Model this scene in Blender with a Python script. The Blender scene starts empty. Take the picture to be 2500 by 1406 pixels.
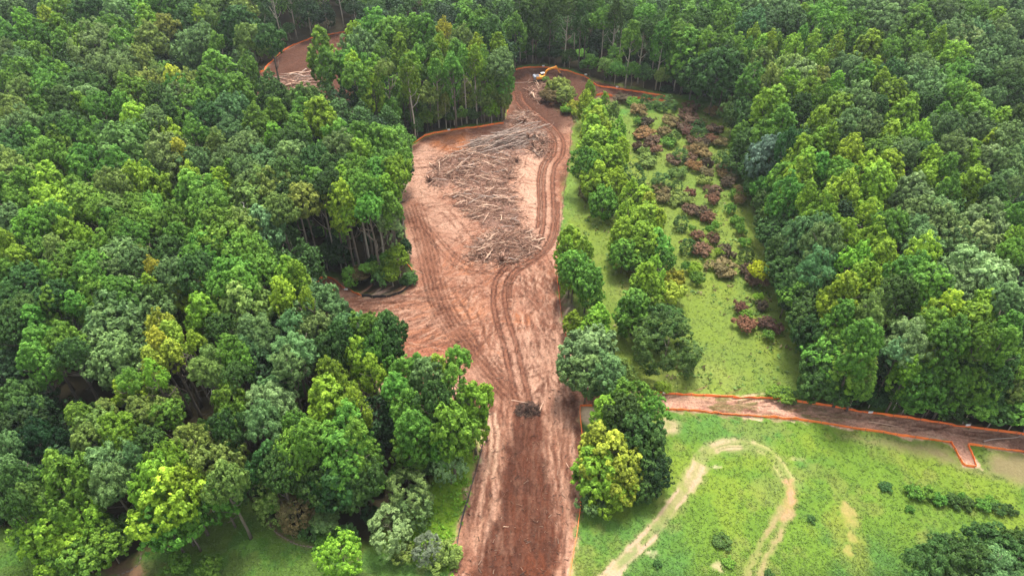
import bpy, math, random
import numpy as np
from mathutils import Vector, Matrix
rad = math.radians
S = bpy.context.scene
COL = S.collection
random.seed(7)
RNG = np.random.default_rng(11)

# ------------------------------------------------------------------ camera, sky, sun, exposure
FPX, PITCH, CAMH = 1690.0, rad(40.0), 100.0          # focal length in photo pixels, downward pitch, height
cam_d = bpy.data.cameras.new("camera"); cam = bpy.data.objects.new("camera", cam_d); COL.objects.link(cam)
cam_d.sensor_width = 36.0; cam_d.lens = FPX / 2500 * 36.0
cam_d.clip_start = 1.0; cam_d.clip_end = 6000.0
cam.location = (0, 0, CAMH); cam.rotation_euler = (math.pi / 2 - PITCH, 0, 0)
S.camera = cam

SUN_EL, SUN_AZ = 68.0, 14.0                           # azimuth from +Y (away from the camera) towards +X
w = bpy.data.worlds.new("World"); S.world = w; w.use_nodes = True
nt = w.node_tree; nt.nodes.clear()
sky = nt.nodes.new("ShaderNodeTexSky"); sky.sky_type = 'NISHITA'; sky.sun_disc = False
sky.sun_elevation = rad(SUN_EL); sky.sun_rotation = rad(SUN_AZ)
sky.air_density = 1.0; sky.dust_density = 4.0; sky.ozone_density = 1.0
hs = nt.nodes.new("ShaderNodeHueSaturation"); hs.inputs["Saturation"].default_value = 0.26
bg = nt.nodes.new("ShaderNodeBackground"); bg.inputs["Strength"].default_value = 0.138
wo = nt.nodes.new("ShaderNodeOutputWorld")
nt.links.new(sky.outputs[0], hs.inputs["Color"]); nt.links.new(hs.outputs[0], bg.inputs["Color"])
nt.links.new(bg.outputs[0], wo.inputs["Surface"])
sl = bpy.data.lights.new("sun", 'SUN'); sun = bpy.data.objects.new("sun", sl); COL.objects.link(sun)
sl.energy = 1.9; sl.angle = rad(12); sl.color = (1.0, 0.95, 0.86)
sd = Vector((math.sin(rad(SUN_AZ)) * math.cos(rad(SUN_EL)), math.cos(rad(SUN_AZ)) * math.cos(rad(SUN_EL)), math.sin(rad(SUN_EL))))
sun.rotation_euler = sd.to_track_quat('Z', 'Y').to_euler(); sun.location = (0, 0, 300)
S.view_settings.view_transform = 'Standard'; S.view_settings.look = 'None'
S.view_settings.exposure = 1.58; S.view_settings.gamma = 1.0
S.cycles.max_bounces = 5; S.cycles.diffuse_bounces = 3; S.cycles.glossy_bounces = 1
S.cycles.transmission_bounces = 3; S.cycles.volume_bounces = 0
S.cycles.use_denoising = True; S.cycles.denoising_prefilter = 'NONE'; S.cycles.denoising_input_passes = 'RGB_ALBEDO_NORMAL'

# ------------------------------------------------------------------ helpers
CP, SP = math.cos(PITCH), math.sin(PITCH)
def ground(px, py, z=0.0):
    """where the line of sight through a photo pixel meets height z"""
    u = (px - 1250.0) / FPX; v = (703.0 - py) / FPX
    dx, dy, dz = u, CP + v * SP, -SP + v * CP
    t = (z - CAMH) / dz
    return dx * t, dy * t
def depth(x, y, z): return y * CP + (CAMH - z) * SP
def G(pts): return np.array([ground(a, b) for a, b in pts])

def h2(ix, iy, s):
    n = (ix.astype(np.int64) * 374761393 + iy.astype(np.int64) * 668265263 + s * 1274126177) & 0xFFFFFFFF
    n = ((n ^ (n >> 13)) * 1274126177) & 0xFFFFFFFF
    return ((n ^ (n >> 16)) & 0xFFFF) / 65535.0
def vnoise(x, y, s=0):
    ix = np.floor(x); iy = np.floor(y); fx = x - ix; fy = y - iy
    fx = fx * fx * (3 - 2 * fx); fy = fy * fy * (3 - 2 * fy)
    a = h2(ix, iy, s); b = h2(ix + 1, iy, s); c = h2(ix, iy + 1, s); d = h2(ix + 1, iy + 1, s)
    return (a * (1 - fx) + b * fx) * (1 - fy) + (c * (1 - fx) + d * fx) * fy
def fbm(x, y, s=0, o=4):
    t = 0; a = 0.5; n = 0
    for k in range(o):
        t = t + a * vnoise(x * 2 ** k + 17.3 * k, y * 2 ** k - 9.1 * k, s + k); n += a; a *= 0.55
    return t / n
def inside(poly, x, y):
    r = np.zeros(x.shape, bool); n = len(poly)
    for i in range(n):
        x1, y1 = poly[i]; x2, y2 = poly[(i + 1) % n]
        if y1 == y2: continue
        r ^= ((y1 > y) != (y2 > y)) & (x < (x2 - x1) * (y - y1) / (y2 - y1) + x1)
    return r
def edge_dist(poly, x, y, closed=True):
    d = np.full(x.shape, 1e9); n = len(poly)
    for i in range(n if closed else n - 1):
        a = poly[i]; b = poly[(i + 1) % n]; e = b - a; L = (e @ e) + 1e-9
        t = np.clip(((x - a[0]) * e[0] + (y - a[1]) * e[1]) / L, 0, 1)
        d = np.minimum(d, (x - a[0] - t * e[0]) ** 2 + (y - a[1] - t * e[1]) ** 2)
    return np.sqrt(d)
def smooth_line(P, step=1.0):
    """Catmull-Rom through ground points, resampled"""
    P = np.asarray(P, float); Q = np.vstack([2 * P[0] - P[1], P, 2 * P[-1] - P[-2]]); out = []
    for i in range(1, len(Q) - 2):
        n = max(2, int(np.linalg.norm(Q[i + 1] - Q[i]) / step))
        for k in range(n):
            t = k / n; a, b, c, d = Q[i - 1], Q[i], Q[i + 1], Q[i + 2]
            out.append(0.5 * ((2 * b) + (c - a) * t + (2 * a - 5 * b + 4 * c - d) * t * t + (3 * b - a - 3 * c + d) * t ** 3))
    out.append(P[-1]); return np.array(out)

def mesh_np(name, V, F, mats, fm=None, attr=None, smooth=False):
    """mesh from numpy: V (n,3), F (m,4) or (m,3)"""
    me = bpy.data.meshes.new(name); k = F.shape[1]
    me.vertices.add(len(V)); me.vertices.foreach_set("co", np.ascontiguousarray(V, np.float32).ravel())
    me.loops.add(F.size); me.loops.foreach_set("vertex_index", np.ascontiguousarray(F, np.int32).ravel())
    me.polygons.add(len(F)); me.polygons.foreach_set("loop_start", np.arange(0, F.size, k, dtype=np.int32))
    try: me.polygons.foreach_set("loop_total", np.full(len(F), k, np.int32))
    except Exception: pass
    for m in mats: me.materials.append(m)
    if fm is not None: me.polygons.foreach_set("material_index", np.ascontiguousarray(fm, np.int32))
    if smooth: me.polygons.foreach_set("use_smooth", np.ones(len(F), bool))
    for n, (ty, arr) in (attr or {}).items():
        a = me.attributes.new(n, ty, 'POINT')
        a.data.foreach_set("color" if ty == 'FLOAT_COLOR' else "value", np.ascontiguousarray(arr, np.float32).ravel())
    me.update(calc_edges=True); me.validate()
    return me
def link(name, me, parent=None, loc=(0, 0, 0), **props):
    o = bpy.data.objects.new(name, me); COL.objects.link(o); o.location = loc
    if parent: o.parent = parent
    for k, v in props.items():
        if v: o[k] = v
    return o
def thing(name, label, cat, loc=(0, 0, 0), rz=0, group=None):
    o = link(name, None, None, loc, label=label, category=cat, group=group); o.rotation_euler = (0, 0, rz)
    o.empty_display_size = 0.3; return o

class MB:
    """collects boxes, tubes and sheets into one mesh"""
    def __init__(s): s.V = []; s.F = []
    def add(s, V, F):
        b = len(s.V); s.V += [tuple(v) for v in V]; s.F += [tuple(i + b for i in f) for f in F]
    def box(s, c, d, rot=None, bev=0.0, top=1.0):
        hx, hy, hz = d[0] / 2, d[1] / 2, d[2] / 2; c = Vector(c); R = rot or Matrix.Identity(3)
        b = min(bev, hx, hy, hz) if bev else 0
        rings = [(-hz, b), (-hz + b, 0), (hz - b, 0), (hz, b)] if b else [(-hz, 0), (hz, 0)]
        V = []; 
        for z, ins in rings:
            t = top if z > 0 else 1
            ax, ay = hx * t - ins, hy * t - ins; bb = b if b else 0
            pts = [(-ax, -ay + bb), (-ax + bb, -ay), (ax - bb, -ay), (ax, -ay + bb), (ax, ay - bb), (ax - bb, ay), (-ax + bb, ay), (-ax, ay - bb)] if b else [(-ax, -ay), (ax, -ay), (ax, ay), (-ax, ay)]
            V += [c + R @ Vector((p[0], p[1], z)) for p in pts]
        n = 8 if b else 4; F = [tuple(reversed(range(n)))]
        for k in range(len(rings) - 1):
            for i in range(n):
                j = (i + 1) % n; F.append((k * n + i, k * n + j, (k + 1) * n + j, (k + 1) * n + i))
        F.append(tuple(range((len(rings) - 1) * n, len(rings) * n))); s.add(V, F)
    def tube(s, P, R, n=6):
        P = [Vector(p) for p in P]; V = []; F = []
        for i, p in enumerate(P):
            d = (P[min(i + 1, len(P) - 1)] - P[max(i - 1, 0)]).normalized()
            a = d.orthogonal().normalized(); b = d.cross(a)
            if i and V:                                       # keep rings aligned
                prev = (V[-n] - P[i - 1]).normalized(); a = (prev - d * prev.dot(d)).normalized(); b = d.cross(a)
            for k in range(n):
                t = 2 * math.pi * k / n; V.append(p + (a * math.cos(t) + b * math.sin(t)) * R[i])
        for i in range(len(P) - 1):
            for k in range(n):
                j = (k + 1) % n; F.append((i * n + k, i * n + j, (i + 1) * n + j, (i + 1) * n + k))
        F.append(tuple(reversed(range(n)))); F.append(tuple(range((len(P) - 1) * n, len(P) * n))); s.add(V, F)
    def prism(s, poly, y0, y1):
        """outline in XZ, thickness in Y"""
        n = len(poly); V = [(x, y0, z) for x, z in poly] + [(x, y1, z) for x, z in poly]
        F = [tuple(range(n)), tuple(reversed(range(n, 2 * n)))] + [((i + 1) % n, i, n + i, n + (i + 1) % n) for i in range(n)]
        s.add(V, F)
    def mesh(s, name, mat, smooth=False):
        me = bpy.data.meshes.new(name); me.from_pydata(s.V, [], s.F); me.materials.append(mat); me.validate()
        if smooth: me.polygons.foreach_set("use_smooth", np.ones(len(me.polygons), bool))
        return me

# ------------------------------------------------------------------ materials
def mat(name):
    m = bpy.data.materials.new(name); m.use_nodes = True; n = m.node_tree.nodes
    return m, n, m.node_tree.links, n["Principled BSDF"], n["Material Output"]
def simple(name, col, rough=0.7, metal=0.0, var=0.25, scale=3.0):
    m, n, l, b, o = mat(name)
    tc = n.new("ShaderNodeTexCoord"); no = n.new("ShaderNodeTexNoise"); no.inputs["Scale"].default_value = scale; no.inputs["Detail"].default_value = 6
    mr = n.new("ShaderNodeMapRange"); mr.inputs["To Min"].default_value = 1 - var; mr.inputs["To Max"].default_value = 1 + var
    mx = n.new("ShaderNodeMix"); mx.data_type = 'RGBA'; mx.blend_type = 'MULTIPLY'; mx.inputs[0].default_value = 1
    l.new(tc.outputs["Object"], no.inputs["Vector"]); l.new(no.outputs[0], mr.inputs[0])
    mx.inputs[6].default_value = (*col, 1); l.new(mr.outputs[0], mx.inputs[7]); l.new(mx.outputs[2], b.inputs["Base Color"])
    b.inputs["Roughness"].default_value = rough; b.inputs["Metallic"].default_value = metal
    return m
def leafy(name):
    """leaf surface: object colour x per-leaf tint, some light passes through"""
    m, n, l, b, o = mat(name)
    oi = n.new("ShaderNodeObjectInfo"); at = n.new("ShaderNodeAttribute"); at.attribute_name = "tint"
    mr = n.new("ShaderNodeMapRange"); mr.inputs["To Min"].default_value = 0.50; mr.inputs["To Max"].default_value = 1.55
    l.new(at.outputs["Fac"], mr.inputs[0])
    mx = n.new("ShaderNodeMix"); mx.data_type = 'RGBA'; mx.blend_type = 'MULTIPLY'; mx.inputs[0].default_value = 1
    l.new(oi.outputs["Color"], mx.inputs[6]); l.new(mr.outputs[0], mx.inputs[7])
    hv = n.new("ShaderNodeHueSaturation"); mh = n.new("ShaderNodeMapRange"); mh.inputs["To Min"].default_value = 0.512; mh.inputs["To Max"].default_value = 0.486
    l.new(at.outputs["Fac"], mh.inputs[0]); l.new(mh.outputs[0], hv.inputs["Hue"]); l.new(mx.outputs[2], hv.inputs["Color"])
    l.new(hv.outputs[0], b.inputs["Base Color"]); b.inputs["Roughness"].default_value = 0.55
    b.inputs["Specular IOR Level"].default_value = 0.12
    tr = n.new("ShaderNodeBsdfTranslucent"); l.new(hv.outputs[0], tr.inputs["Color"])
    ms = n.new("ShaderNodeMixShader"); ms.inputs[0].default_value = 0.30
    l.new(b.outputs[0], ms.inputs[1]); l.new(tr.outputs[0], ms.inputs[2]); l.new(ms.outputs[0], o.inputs["Surface"])
    return m
def attr_leaf(name):
    """leaves of mixed plants: colour stored per leaf"""
    m, n, l, b, o = mat(name)
    at = n.new("ShaderNodeAttribute"); at.attribute_name = "leaf_colour"
    l.new(at.outputs["Color"], b.inputs["Base Color"]); b.inputs["Roughness"].default_value = 0.6; b.inputs["Specular IOR Level"].default_value = 0.2
    tr = n.new("ShaderNodeBsdfTranslucent"); l.new(at.outputs["Color"], tr.inputs["Color"])
    ms = n.new("ShaderNodeMixShader"); ms.inputs[0].default_value = 0.25
    l.new(b.outputs[0], ms.inputs[1]); l.new(tr.outputs[0], ms.inputs[2]); l.new(ms.outputs[0], o.inputs["Surface"])
    return m
M_leaf = leafy("leaf"); M_mixed = attr_leaf("mixed_leaf")
M_bark = simple("bark_grey_brown", (0.13, 0.105, 0.08), 0.9, var=0.45, scale=1.2)
M_pale = simple("bark_pale", (0.40, 0.35, 0.28), 0.9, var=0.35, scale=1.2)
M_wood = simple("weathered_wood", (0.48, 0.31, 0.215), 0.85, var=0.4, scale=1.5)
M_wood2 = simple("grey_wood", (0.30, 0.22, 0.175), 0.85, var=0.35, scale=1.5)
M_wood3 = simple("red_brown_wood", (0.24, 0.13, 0.085), 0.85, var=0.4, scale=1.5)
M_bare = simple("dead_white_wood", (0.50, 0.46, 0.42), 0.8, var=0.2)
M_orange = simple("orange_netting", (0.95, 0.215, 0.045), 0.6, var=0.35, scale=0.7)
M_black = simple("black_fabric", (0.022, 0.022, 0.026), 0.6, var=0.3)
M_post = simple("stake_wood", (0.30, 0.20, 0.12), 0.8)
M_white = simple("white_plastic", (0.8, 0.8, 0.78), 0.5, var=0.05)
M_yel = simple("machine_yellow", (0.74, 0.29, 0.025), 0.5, var=0.3, scale=2)
M_grey = simple("machine_grey", (0.10, 0.105, 0.12), 0.5, var=0.3)
M_cw = simple("counterweight_grey", (0.22, 0.24, 0.28), 0.5, var=0.2)
M_steel = simple("worn_steel", (0.13, 0.10, 0.085), 0.55, 0.5)
M_rub = simple("track_black", (0.035, 0.03, 0.028), 0.8)
M_glass = simple("cab_glass", (0.03, 0.04, 0.05), 0.08, var=0.0)
M_soil = simple("dark_soil", (0.048, 0.022, 0.013), 0.95, var=0.6, scale=4)
M_stone = simple("edging_stone", (0.15, 0.115, 0.085), 0.9, var=0.4)

# ------------------------------------------------------------------ ground: one sheet, soil and grass kinds laid out in metres
DIRT = G([(1238,186),(1270,167),(1330,163),(1400,178),(1450,198),(1540,219),(1620,235),(1628,250),(1560,246),(1470,236),(1420,245),(1398,290),(1392,380),(1375,480),(1368,560),(1360,640),(1357,700),(1369,780),(1382,860),(1392,925),(1440,945),(1592,958),(1640,1002),(1470,990),(1440,990),(1415,992),(1418,1050),(1422,1100),(1420,1180),(1412,1260),(1404,1330),(1388,1420),(1370,1600),(1080,1600),(1100,1420),(1113,1345),(1121,1300),(1140,1230),(1165,1140),(1180,1080),(1188,1040),(1150,1010),(1060,985),(930,965),(900,900),(975,860),(962,808),(900,768),(830,750),(785,725),(750,700),(765,690),(785,675),(815,675),(850,703),(885,726),(940,727),(985,714),(1012,692),(1014,660),(1000,640),(998,600),(984,540),(984,480),(1000,440),(1008,358),(1040,333),(1095,322),(1150,312),(1230,301),(1240,270),(1233,230)])
DIRT2 = G([(615,187),(645,173),(690,126),(770,91),(850,77),(880,110),(875,190),(850,245),(700,255),(640,235),(610,205)])
STRIP = G([(1580,958),(1700,967),(1850,974),(1950,982),(2060,998),(2190,1018),(2340,1040),(2500,1062),(2800,1100),(2800,1150),(2500,1104),(2440,1095),(2362,1085),(2387,1141),(2350,1138),(2322,1080),(2200,1064),(2000,1032),(1800,1013),(1627,1001)])
FOREST = G([(-900,-150),(3400,-150),(3400,1100),(2500,1058),(2100,1003),(1985,965),(1985,900),(1950,800),(1900,680),(1870,600),(1830,480),(1800,330),(1790,240),(1620,228),(1450,193),(1400,171),(1330,157),(1270,160),(1234,178),(1229,230),(1226,296),(1150,305),(1040,326),(1003,352),(995,440),(976,480),(976,540),(990,600),(1000,650),(1010,680),(985,710),(940,722),(880,718),(815,668),(785,668),(750,690),(752,712),(830,757),(900,775),(956,815),(965,862),(900,895),(925,968),(1060,990),(1120,1040),(1050,1180),(985,1260),(900,1330),(790,1330),(690,1300),(640,1250),(570,1205),(500,1240),(420,1325),(345,1345),(260,1400),(100,1380),(60,1290),(-900,1280)])
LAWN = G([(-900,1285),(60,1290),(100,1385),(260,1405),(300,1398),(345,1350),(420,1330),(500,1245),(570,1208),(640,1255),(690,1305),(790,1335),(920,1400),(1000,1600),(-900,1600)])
STRIPG = G([(1188,1045),(1120,1060),(1050,1190),(985,1262),(960,1330),(1000,1360),(1110,1400),(1140,1230),(1165,1140)])
WET = G([(1256,1005),(1320,1005),(1326,1060),(1333,1130),(1348,1200),(1368,1290),(1345,1420),(1290,1600),(1130,1600),(1140,1420),(1180,1330),(1200,1290),(1222,1275),(1215,1200),(1235,1120),(1252,1060)])
PALE1 = G([(1262,372),(1310,358),(1345,400),(1330,500),(1320,590),(1296,560),(1285,500),(1250,450)])
PALE2 = G([(1182,1040),(1232,1030),(1238,1080),(1225,1180),(1215,1280),(1165,1350),(1120,1330),(1150,1220)])
PALE3 = G([(1335,1000),(1385,1000),(1400,1090),(1405,1260),(1390,1420),(1350,1600),(1330,1420),(1375,1290),(1352,1200),(1340,1100)])
PALE4 = G([(1000,370),(1040,350),(1060,420),(1050,470),(1120,520),(1140,570),(1100,590),(1040,510),(990,470)])
DARK1 = G([(1238,186),(1330,163),(1450,198),(1628,240),(1560,248),(1440,250),(1400,292),(1360,330),(1300,300),(1250,270)])
DRY = G([(2060,1062),(2310,1092),(2345,1150),(2400,1150),(2420,1100),(2800,1140),(2800,1260),(2500,1180),(2300,1125)])
BROWNM = G([(1500,560),(1560,640),(1560,720),(1500,680)])

def axis(lo, a, b, hi, step, out=2.0):
    L = [b]; s = step
    while L[-1] < hi: s = min(s * 1.13, 160) if L[-1] > b + 60 else max(s, out); L.append(L[-1] + s)
    Q = [a]; s = step
    while Q[-1] > lo: s = min(s * 1.13, 160) if Q[-1] < a - 60 else max(s, out); Q.append(Q[-1] - s)
    return np.array(Q[:0:-1] + list(np.arange(a, b, step)) + L)
gx = axis(-2500, -100, 108, 2500, 0.26)
ya = np.arange(46, 150, 0.25); yb = [150.0]
while yb[-1] < 305: yb.append(yb[-1] + 0.25 + 0.25 * (yb[-1] - 150) / 150)
far = [yb[-1]]; s_ = 3.0
while far[-1] < 3500: s_ = min(s_ * 1.12, 200); far.append(far[-1] + s_)
near = [46.0]; s_ = 2.0
while near[-1] > -800: s_ = min(s_ * 1.15, 120); near.append(near[-1] - s_)
gy = np.array(near[:0:-1] + list(ya) + yb + far[1:])
X, Y = np.meshgrid(gx, gy)
nx, ny = len(gx), len(gy)
def wob(a, sc, seed): return (fbm(X / sc, Y / sc, seed, 3) - 0.5) * 2 * a
XW = X + wob(0.9, 2.2, 5) + wob(0.5, 0.7, 55); YW = Y + wob(0.9, 2.2, 9) + wob(0.5, 0.7, 59)
def soft(poly, wdt=0.8, wobble=True):
    x, y = (XW, YW) if wobble else (X, Y)
    lo = poly.min(0) - wdt - 3; hi = poly.max(0) + wdt + 3
    i0, i1 = np.searchsorted(gx, [lo[0], hi[0]]); j0, j1 = np.searchsorted(gy, [lo[1], hi[1]])
    out = np.zeros(X.shape); sx, sy = x[j0:j1, i0:i1], y[j0:j1, i0:i1]
    d = edge_dist(poly, sx, sy); d = np.where(inside(poly, sx, sy), d, -d)
    out[j0:j1, i0:i1] = np.clip(0.5 + d / wdt, 0, 1); return out
Ccol = np.zeros((ny, nx, 3)); H = np.zeros((ny, nx))
def lay(mask, col, amt=1.0):
    m = (mask * amt)[..., None]; Ccol[:] = Ccol * (1 - m) + np.asarray(col) * m
n1 = fbm(X / 9, Y / 9, 1); n2 = fbm(X / 2.6, Y / 2.6, 2); n3 = fbm(X / 30, Y / 30, 3, 3); n4 = fbm(X / 0.9, Y / 0.9, 4, 3)
def sstep(a, b, x): t = np.clip((x - a) / (b - a), 0, 1); return t * t * (3 - 2 * t)
# grass everywhere first
Ccol[:] = (0.094, 0.160, 0.021)
lay(sstep(0.48, 0.62, n1), (0.132, 0.185, 0.023), 0.8)
lay(sstep(0.50, 0.66, fbm(X / 13 + 40, Y / 13, 21)), (0.060, 0.140, 0.030), 0.8)
lay(sstep(0.55, 0.68, fbm(X / 5 + 9, Y / 5, 23)), (0.155, 0.165, 0.042), 0.45)
lay(sstep(0.42, 0.75, n2), (0.070, 0.128, 0.018), 0.5)
lay(soft(DRY, 3.0), (0.165, 0.125, 0.070), 0.85)
MEAD = G([(1385,300),(1790,250),(1830,480),(1900,680),(1960,850),(1980,960),(1600,955),(1480,930),(1385,700)]); lay(soft(MEAD, 4), (0.128, 0.160, 0.030), 0.6); lay(soft(MEAD, 4) * sstep(.45, .6, fbm(X / 4, Y / 4, 71)), (0.105, 0.150, 0.030), 0.5)
# forest floor
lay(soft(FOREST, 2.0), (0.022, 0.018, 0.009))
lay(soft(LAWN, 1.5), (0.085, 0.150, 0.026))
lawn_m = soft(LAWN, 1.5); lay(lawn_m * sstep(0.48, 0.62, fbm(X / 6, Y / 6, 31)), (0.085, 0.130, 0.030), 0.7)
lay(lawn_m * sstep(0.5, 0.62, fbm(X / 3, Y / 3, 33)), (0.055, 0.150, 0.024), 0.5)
lay(soft(STRIPG, 1.0), (0.130, 0.225, 0.020))
# bare soil
dirt = np.maximum(soft(DIRT, 0.7), soft(DIRT2, 0.7)); strip = soft(STRIP, 0.9)
lay(dirt, (0.375, 0.205, 0.140))
lay(dirt * sstep(0.44, 0.6, n1), (0.53, 0.355, 0.265), 0.8)
lay(dirt * sstep(0.50, 0.64, fbm(X / 6 + 3, Y / 11, 41)), (0.25, 0.125, 0.085), 0.7)
lay(dirt * sstep(0.5, 0.7, n2), (0.30, 0.155, 0.105), 0.55)
lay(dirt * sstep(0.58, 0.7, n4), (0.52, 0.36, 0.27), 0.45)
lay(soft(PALE1, 4), (0.64, 0.46, 0.35), 0.85); lay(soft(PALE2, 3) * (0.5 + 0.5 * sstep(0.4, 0.6, fbm(X / 1.2, Y / 9, 43))), (0.52, 0.34, 0.24), 0.8)
lay(soft(PALE3, 2.5) * (0.4 + 0.6 * sstep(0.4, 0.6, fbm(X / 1.0, Y / 8, 44))), (0.50, 0.32, 0.225), 0.8)
lay(soft(PALE4, 5), (0.54, 0.375, 0.285), 0.8)
lay(soft(DARK1, 6), (0.115, 0.064, 0.047), 0.9); lay(soft(DIRT2, 2), (0.130, 0.070, 0.050), 0.9)
lay(soft(WET, 1.3), (0.165, 0.068, 0.044), 0.92)
wetm = soft(WET, 1.3)
lay(wetm * sstep(0.45, 0.62, fbm(X / 1.3, Y / 6, 45)), (0.25, 0.105, 0.062), 0.75)
lay(wetm * sstep(0.52, 0.66, fbm(X / 2, Y / 4, 46)), (0.085, 0.045, 0.035), 0.7)
lay(wetm * sstep(0.60, 0.7, n4), (0.36, 0.19, 0.13), 0.6)
lay(wetm * np.clip((64 - Y) / 8, 0, 1) * sstep(0.4, 0.6, fbm(X / 2.2, Y / 8, 48)), (0.32, 0.115, 0.055), 0.6)
lay(strip, (0.60, 0.385, 0.29)); lay(strip * sstep(0.42, 0.56, fbm(X / 5, Y / 2, 47)), (0.74, 0.53, 0.40), 0.75)
lay(strip * sstep(0.55, 0.62, fbm(X / 4, Y / 2.5, 49)) * np.clip((75 - X) / 20, 0, 1), (0.10, 0.17, 0.03), 0.75)
lay(strip * np.clip((X - 78) / 8, 0, 1) * sstep(0.38, 0.55, n2), (0.13, 0.08, 0.06), 0.6)
def blob(px, py, rx, ry, col, amt=0.8):
    cx, cy = ground(px, py); d = ((XW - cx) / rx) ** 2 + ((YW - cy) / ry) ** 2
    lay(np.clip(1.3 - d, 0, 1) * (0.35 + 0.65 * sstep(0.35, 0.6, n2)), col, amt)
blob(1105, 345, 6.5, 7, (0.46, 0.19, 0.075), 0.85); blob(1275, 777, 2.8, 2.6, (0.52, 0.22, 0.10), 0.8)
blob(1050, 850, 6, 3.5, (0.40, 0.17, 0.105), 0.8); blob(1140, 750, 4.5, 4.5, (0.50, 0.25, 0.14), 0.8); blob(1352, 670, 2.2, 3, (0.55, 0.27, 0.15), 0.7)
blob(1300, 430, 6, 9, (0.55, 0.38, 0.28), 0.6); blob(1385, 745, 1.8, 7, (0.12, 0.08, 0.065), 0.8); blob(1405, 1060, 1.6, 5, (0.14, 0.075, 0.055), 0.8)
blob(1435, 1012, 1.7, 2.6, (0.55, 0.42, 0.27), 1.0); blob(1632, 1042, 2.6, 2.0, (0.35, 0.25, 0.165), 0.7); [blob(2078 + q[0], 1270 + q[1], q[2], q[3], (0.31, 0.21, 0.095), 0.65) for q in ((0, 0, 1.2, 2.0), (-8, -25, .9, 1.5), (12, 12, 1.1, 1.0), (4, 40, .8, 1.6), (2, 78, .6, 1.0))]
blob(2070, 1310, 3.0, 7.0, (0.19, 0.19, 0.035), 0.5); blob(1940, 1122, 1.6, .6, (0.40, 0.30, 0.18), 0.5); blob(1595, 1345, 1.3, 0.6, (0.42, 0.33, 0.22), 0.8)
blob(1755, 1385, 1.2, .8, (0.36, 0.27, 0.17), 0.6); blob(1750, 1140, 0.8, 0.5, (0.5, 0.38, 0.28), 0.9); blob(1335, 895, 8, 6, (0.46, 0.31, 0.23), 0.6)
blob(1390, 470, 2.5, 10, (0.13, 0.20, 0.04), 0.8); blob(1545, 690, 4, 8, (0.14, 0.13, 0.04), 0.5); blob(1700, 930, 10, 6, (0.17, 0.20, 0.05), 0.5)
blob(320, 1385, 5, 1.6, (0.16, 0.085, 0.055), 0.9); blob(150, 1110, 3.0, 7, (0.04, 0.07, 0.018), 0.9); blob(2160, 1000, 4, 2, (0.07, 0.15, 0.02), 0.9)
blob(1385, 262, 5, 5, (0.10, 0.16, 0.03), 0.6)
# strokes: grooves and ridges left by machines
def stroke(P, width, dh, col=None, amt=0.6, ridge=0.0, base=0.45):
    P = np.asarray(P, float); lo = P.min(0) - width * 3; hi = P.max(0) + width * 3
    i0, i1 = np.searchsorted(gx, [lo[0], hi[0]]); j0, j1 = np.searchsorted(gy, [lo[1], hi[1]])
    if i1 - i0 < 2 or j1 - j0 < 2: return
    sx = X[j0:j1, i0:i1] + (n4[j0:j1, i0:i1] - 0.5) * width * 1.6; sy = Y[j0:j1, i0:i1] + (n2[j0:j1, i0:i1] - 0.5) * width
    d = edge_dist(P, sx, sy, False) / width
    m = np.clip(1.25 - d, 0, 1) ** 1.2; m = np.minimum(m, 1)
    H[j0:j1, i0:i1] += dh * m + ridge * np.exp(-((d - 1.7) / 0.6) ** 2)
    if col is not None:
        a = (m * amt * (base + (1 - base) * sstep(0.35, 0.6, n2[j0:j1, i0:i1])))[..., None]
        Ccol[j0:j1, i0:i1] = Ccol[j0:j1, i0:i1] * (1 - a) + np.asarray(col) * a
def offset(P, d):
    t = np.gradient(P, axis=0); t /= np.linalg.norm(t, axis=1)[:, None] + 1e-9
    return P + np.stack([t[:, 1], -t[:, 0]], 1) * d
dirt_only = dirt.copy()
H += dirt * ((n2 - 0.5) * 0.30 + (n4 - 0.5) * 0.22 + (n1 - 0.5) * 0.5) + (1 - dirt) * ((n2 - 0.5) * 0.25 + (n1 - 0.5) * 0.5)
r_ = random.Random(3)
def scatter_strokes(poly_px, n, ang, spread, L, col_choices, wid=(0.12, 0.34), bend=0.25):
    poly = G(poly_px); lo, hi = poly.min(0), poly.max(0); k = 0
    while k < n:
        p = np.array([r_.uniform(lo[0], hi[0]), r_.uniform(lo[1], hi[1])])
        if not inside(poly, p[:1], p[1:])[0]: continue
        k += 1; a0 = (ang(p) if callable(ang) else ang) + r_.gauss(0, spread); l_ = r_.uniform(*L); b = r_.gauss(0, bend)
        pts = [p]
        for q in range(5):
            a = a0 + b * q / 5; pts.append(pts[-1] + np.array([math.cos(a), math.sin(a)]) * l_ / 5)
        stroke(pts, r_.uniform(*wid), r_.uniform(-0.16, -0.05) if r_.random() < 0.65 else r_.uniform(0.05, 0.14), r_.choice(col_choices), r_.uniform(0.45, 0.95), r_.uniform(0, 0.08))
DK, MD, LT, OR = (0.15, 0.075, 0.052), (0.25, 0.125, 0.085), (0.55, 0.38, 0.285), (0.48, 0.24, 0.14)
RD = rad(90)
scatter_strokes([(1190,1010),(1400,1000),(1415,1200),(1385,1410),(1120,1410),(1150,1200)], 380, rad(88), 0.10, (3, 12), [DK, DK, MD, LT, LT], (0.12, 0.4), 0.12)
scatter_strokes([(1230,660),(1360,650),(1385,850),(1400,990),(1250,990),(1220,800)], 480, rad(98), 0.35, (2, 7), [DK, MD, LT, LT], bend=0.5)
scatter_strokes([(1060,640),(1220,650),(1220,900),(1180,900)], 260, rad(60), 0.5, (2, 7), [DK, MD, LT, OR], bend=0.8)
scatter_strokes([(800,730),(960,720),(1050,700),(1110,850),(990,870),(960,800)], 300, rad(25), 0.30, (3, 9), [DK, MD, LT, OR], bend=0.4)
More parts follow.
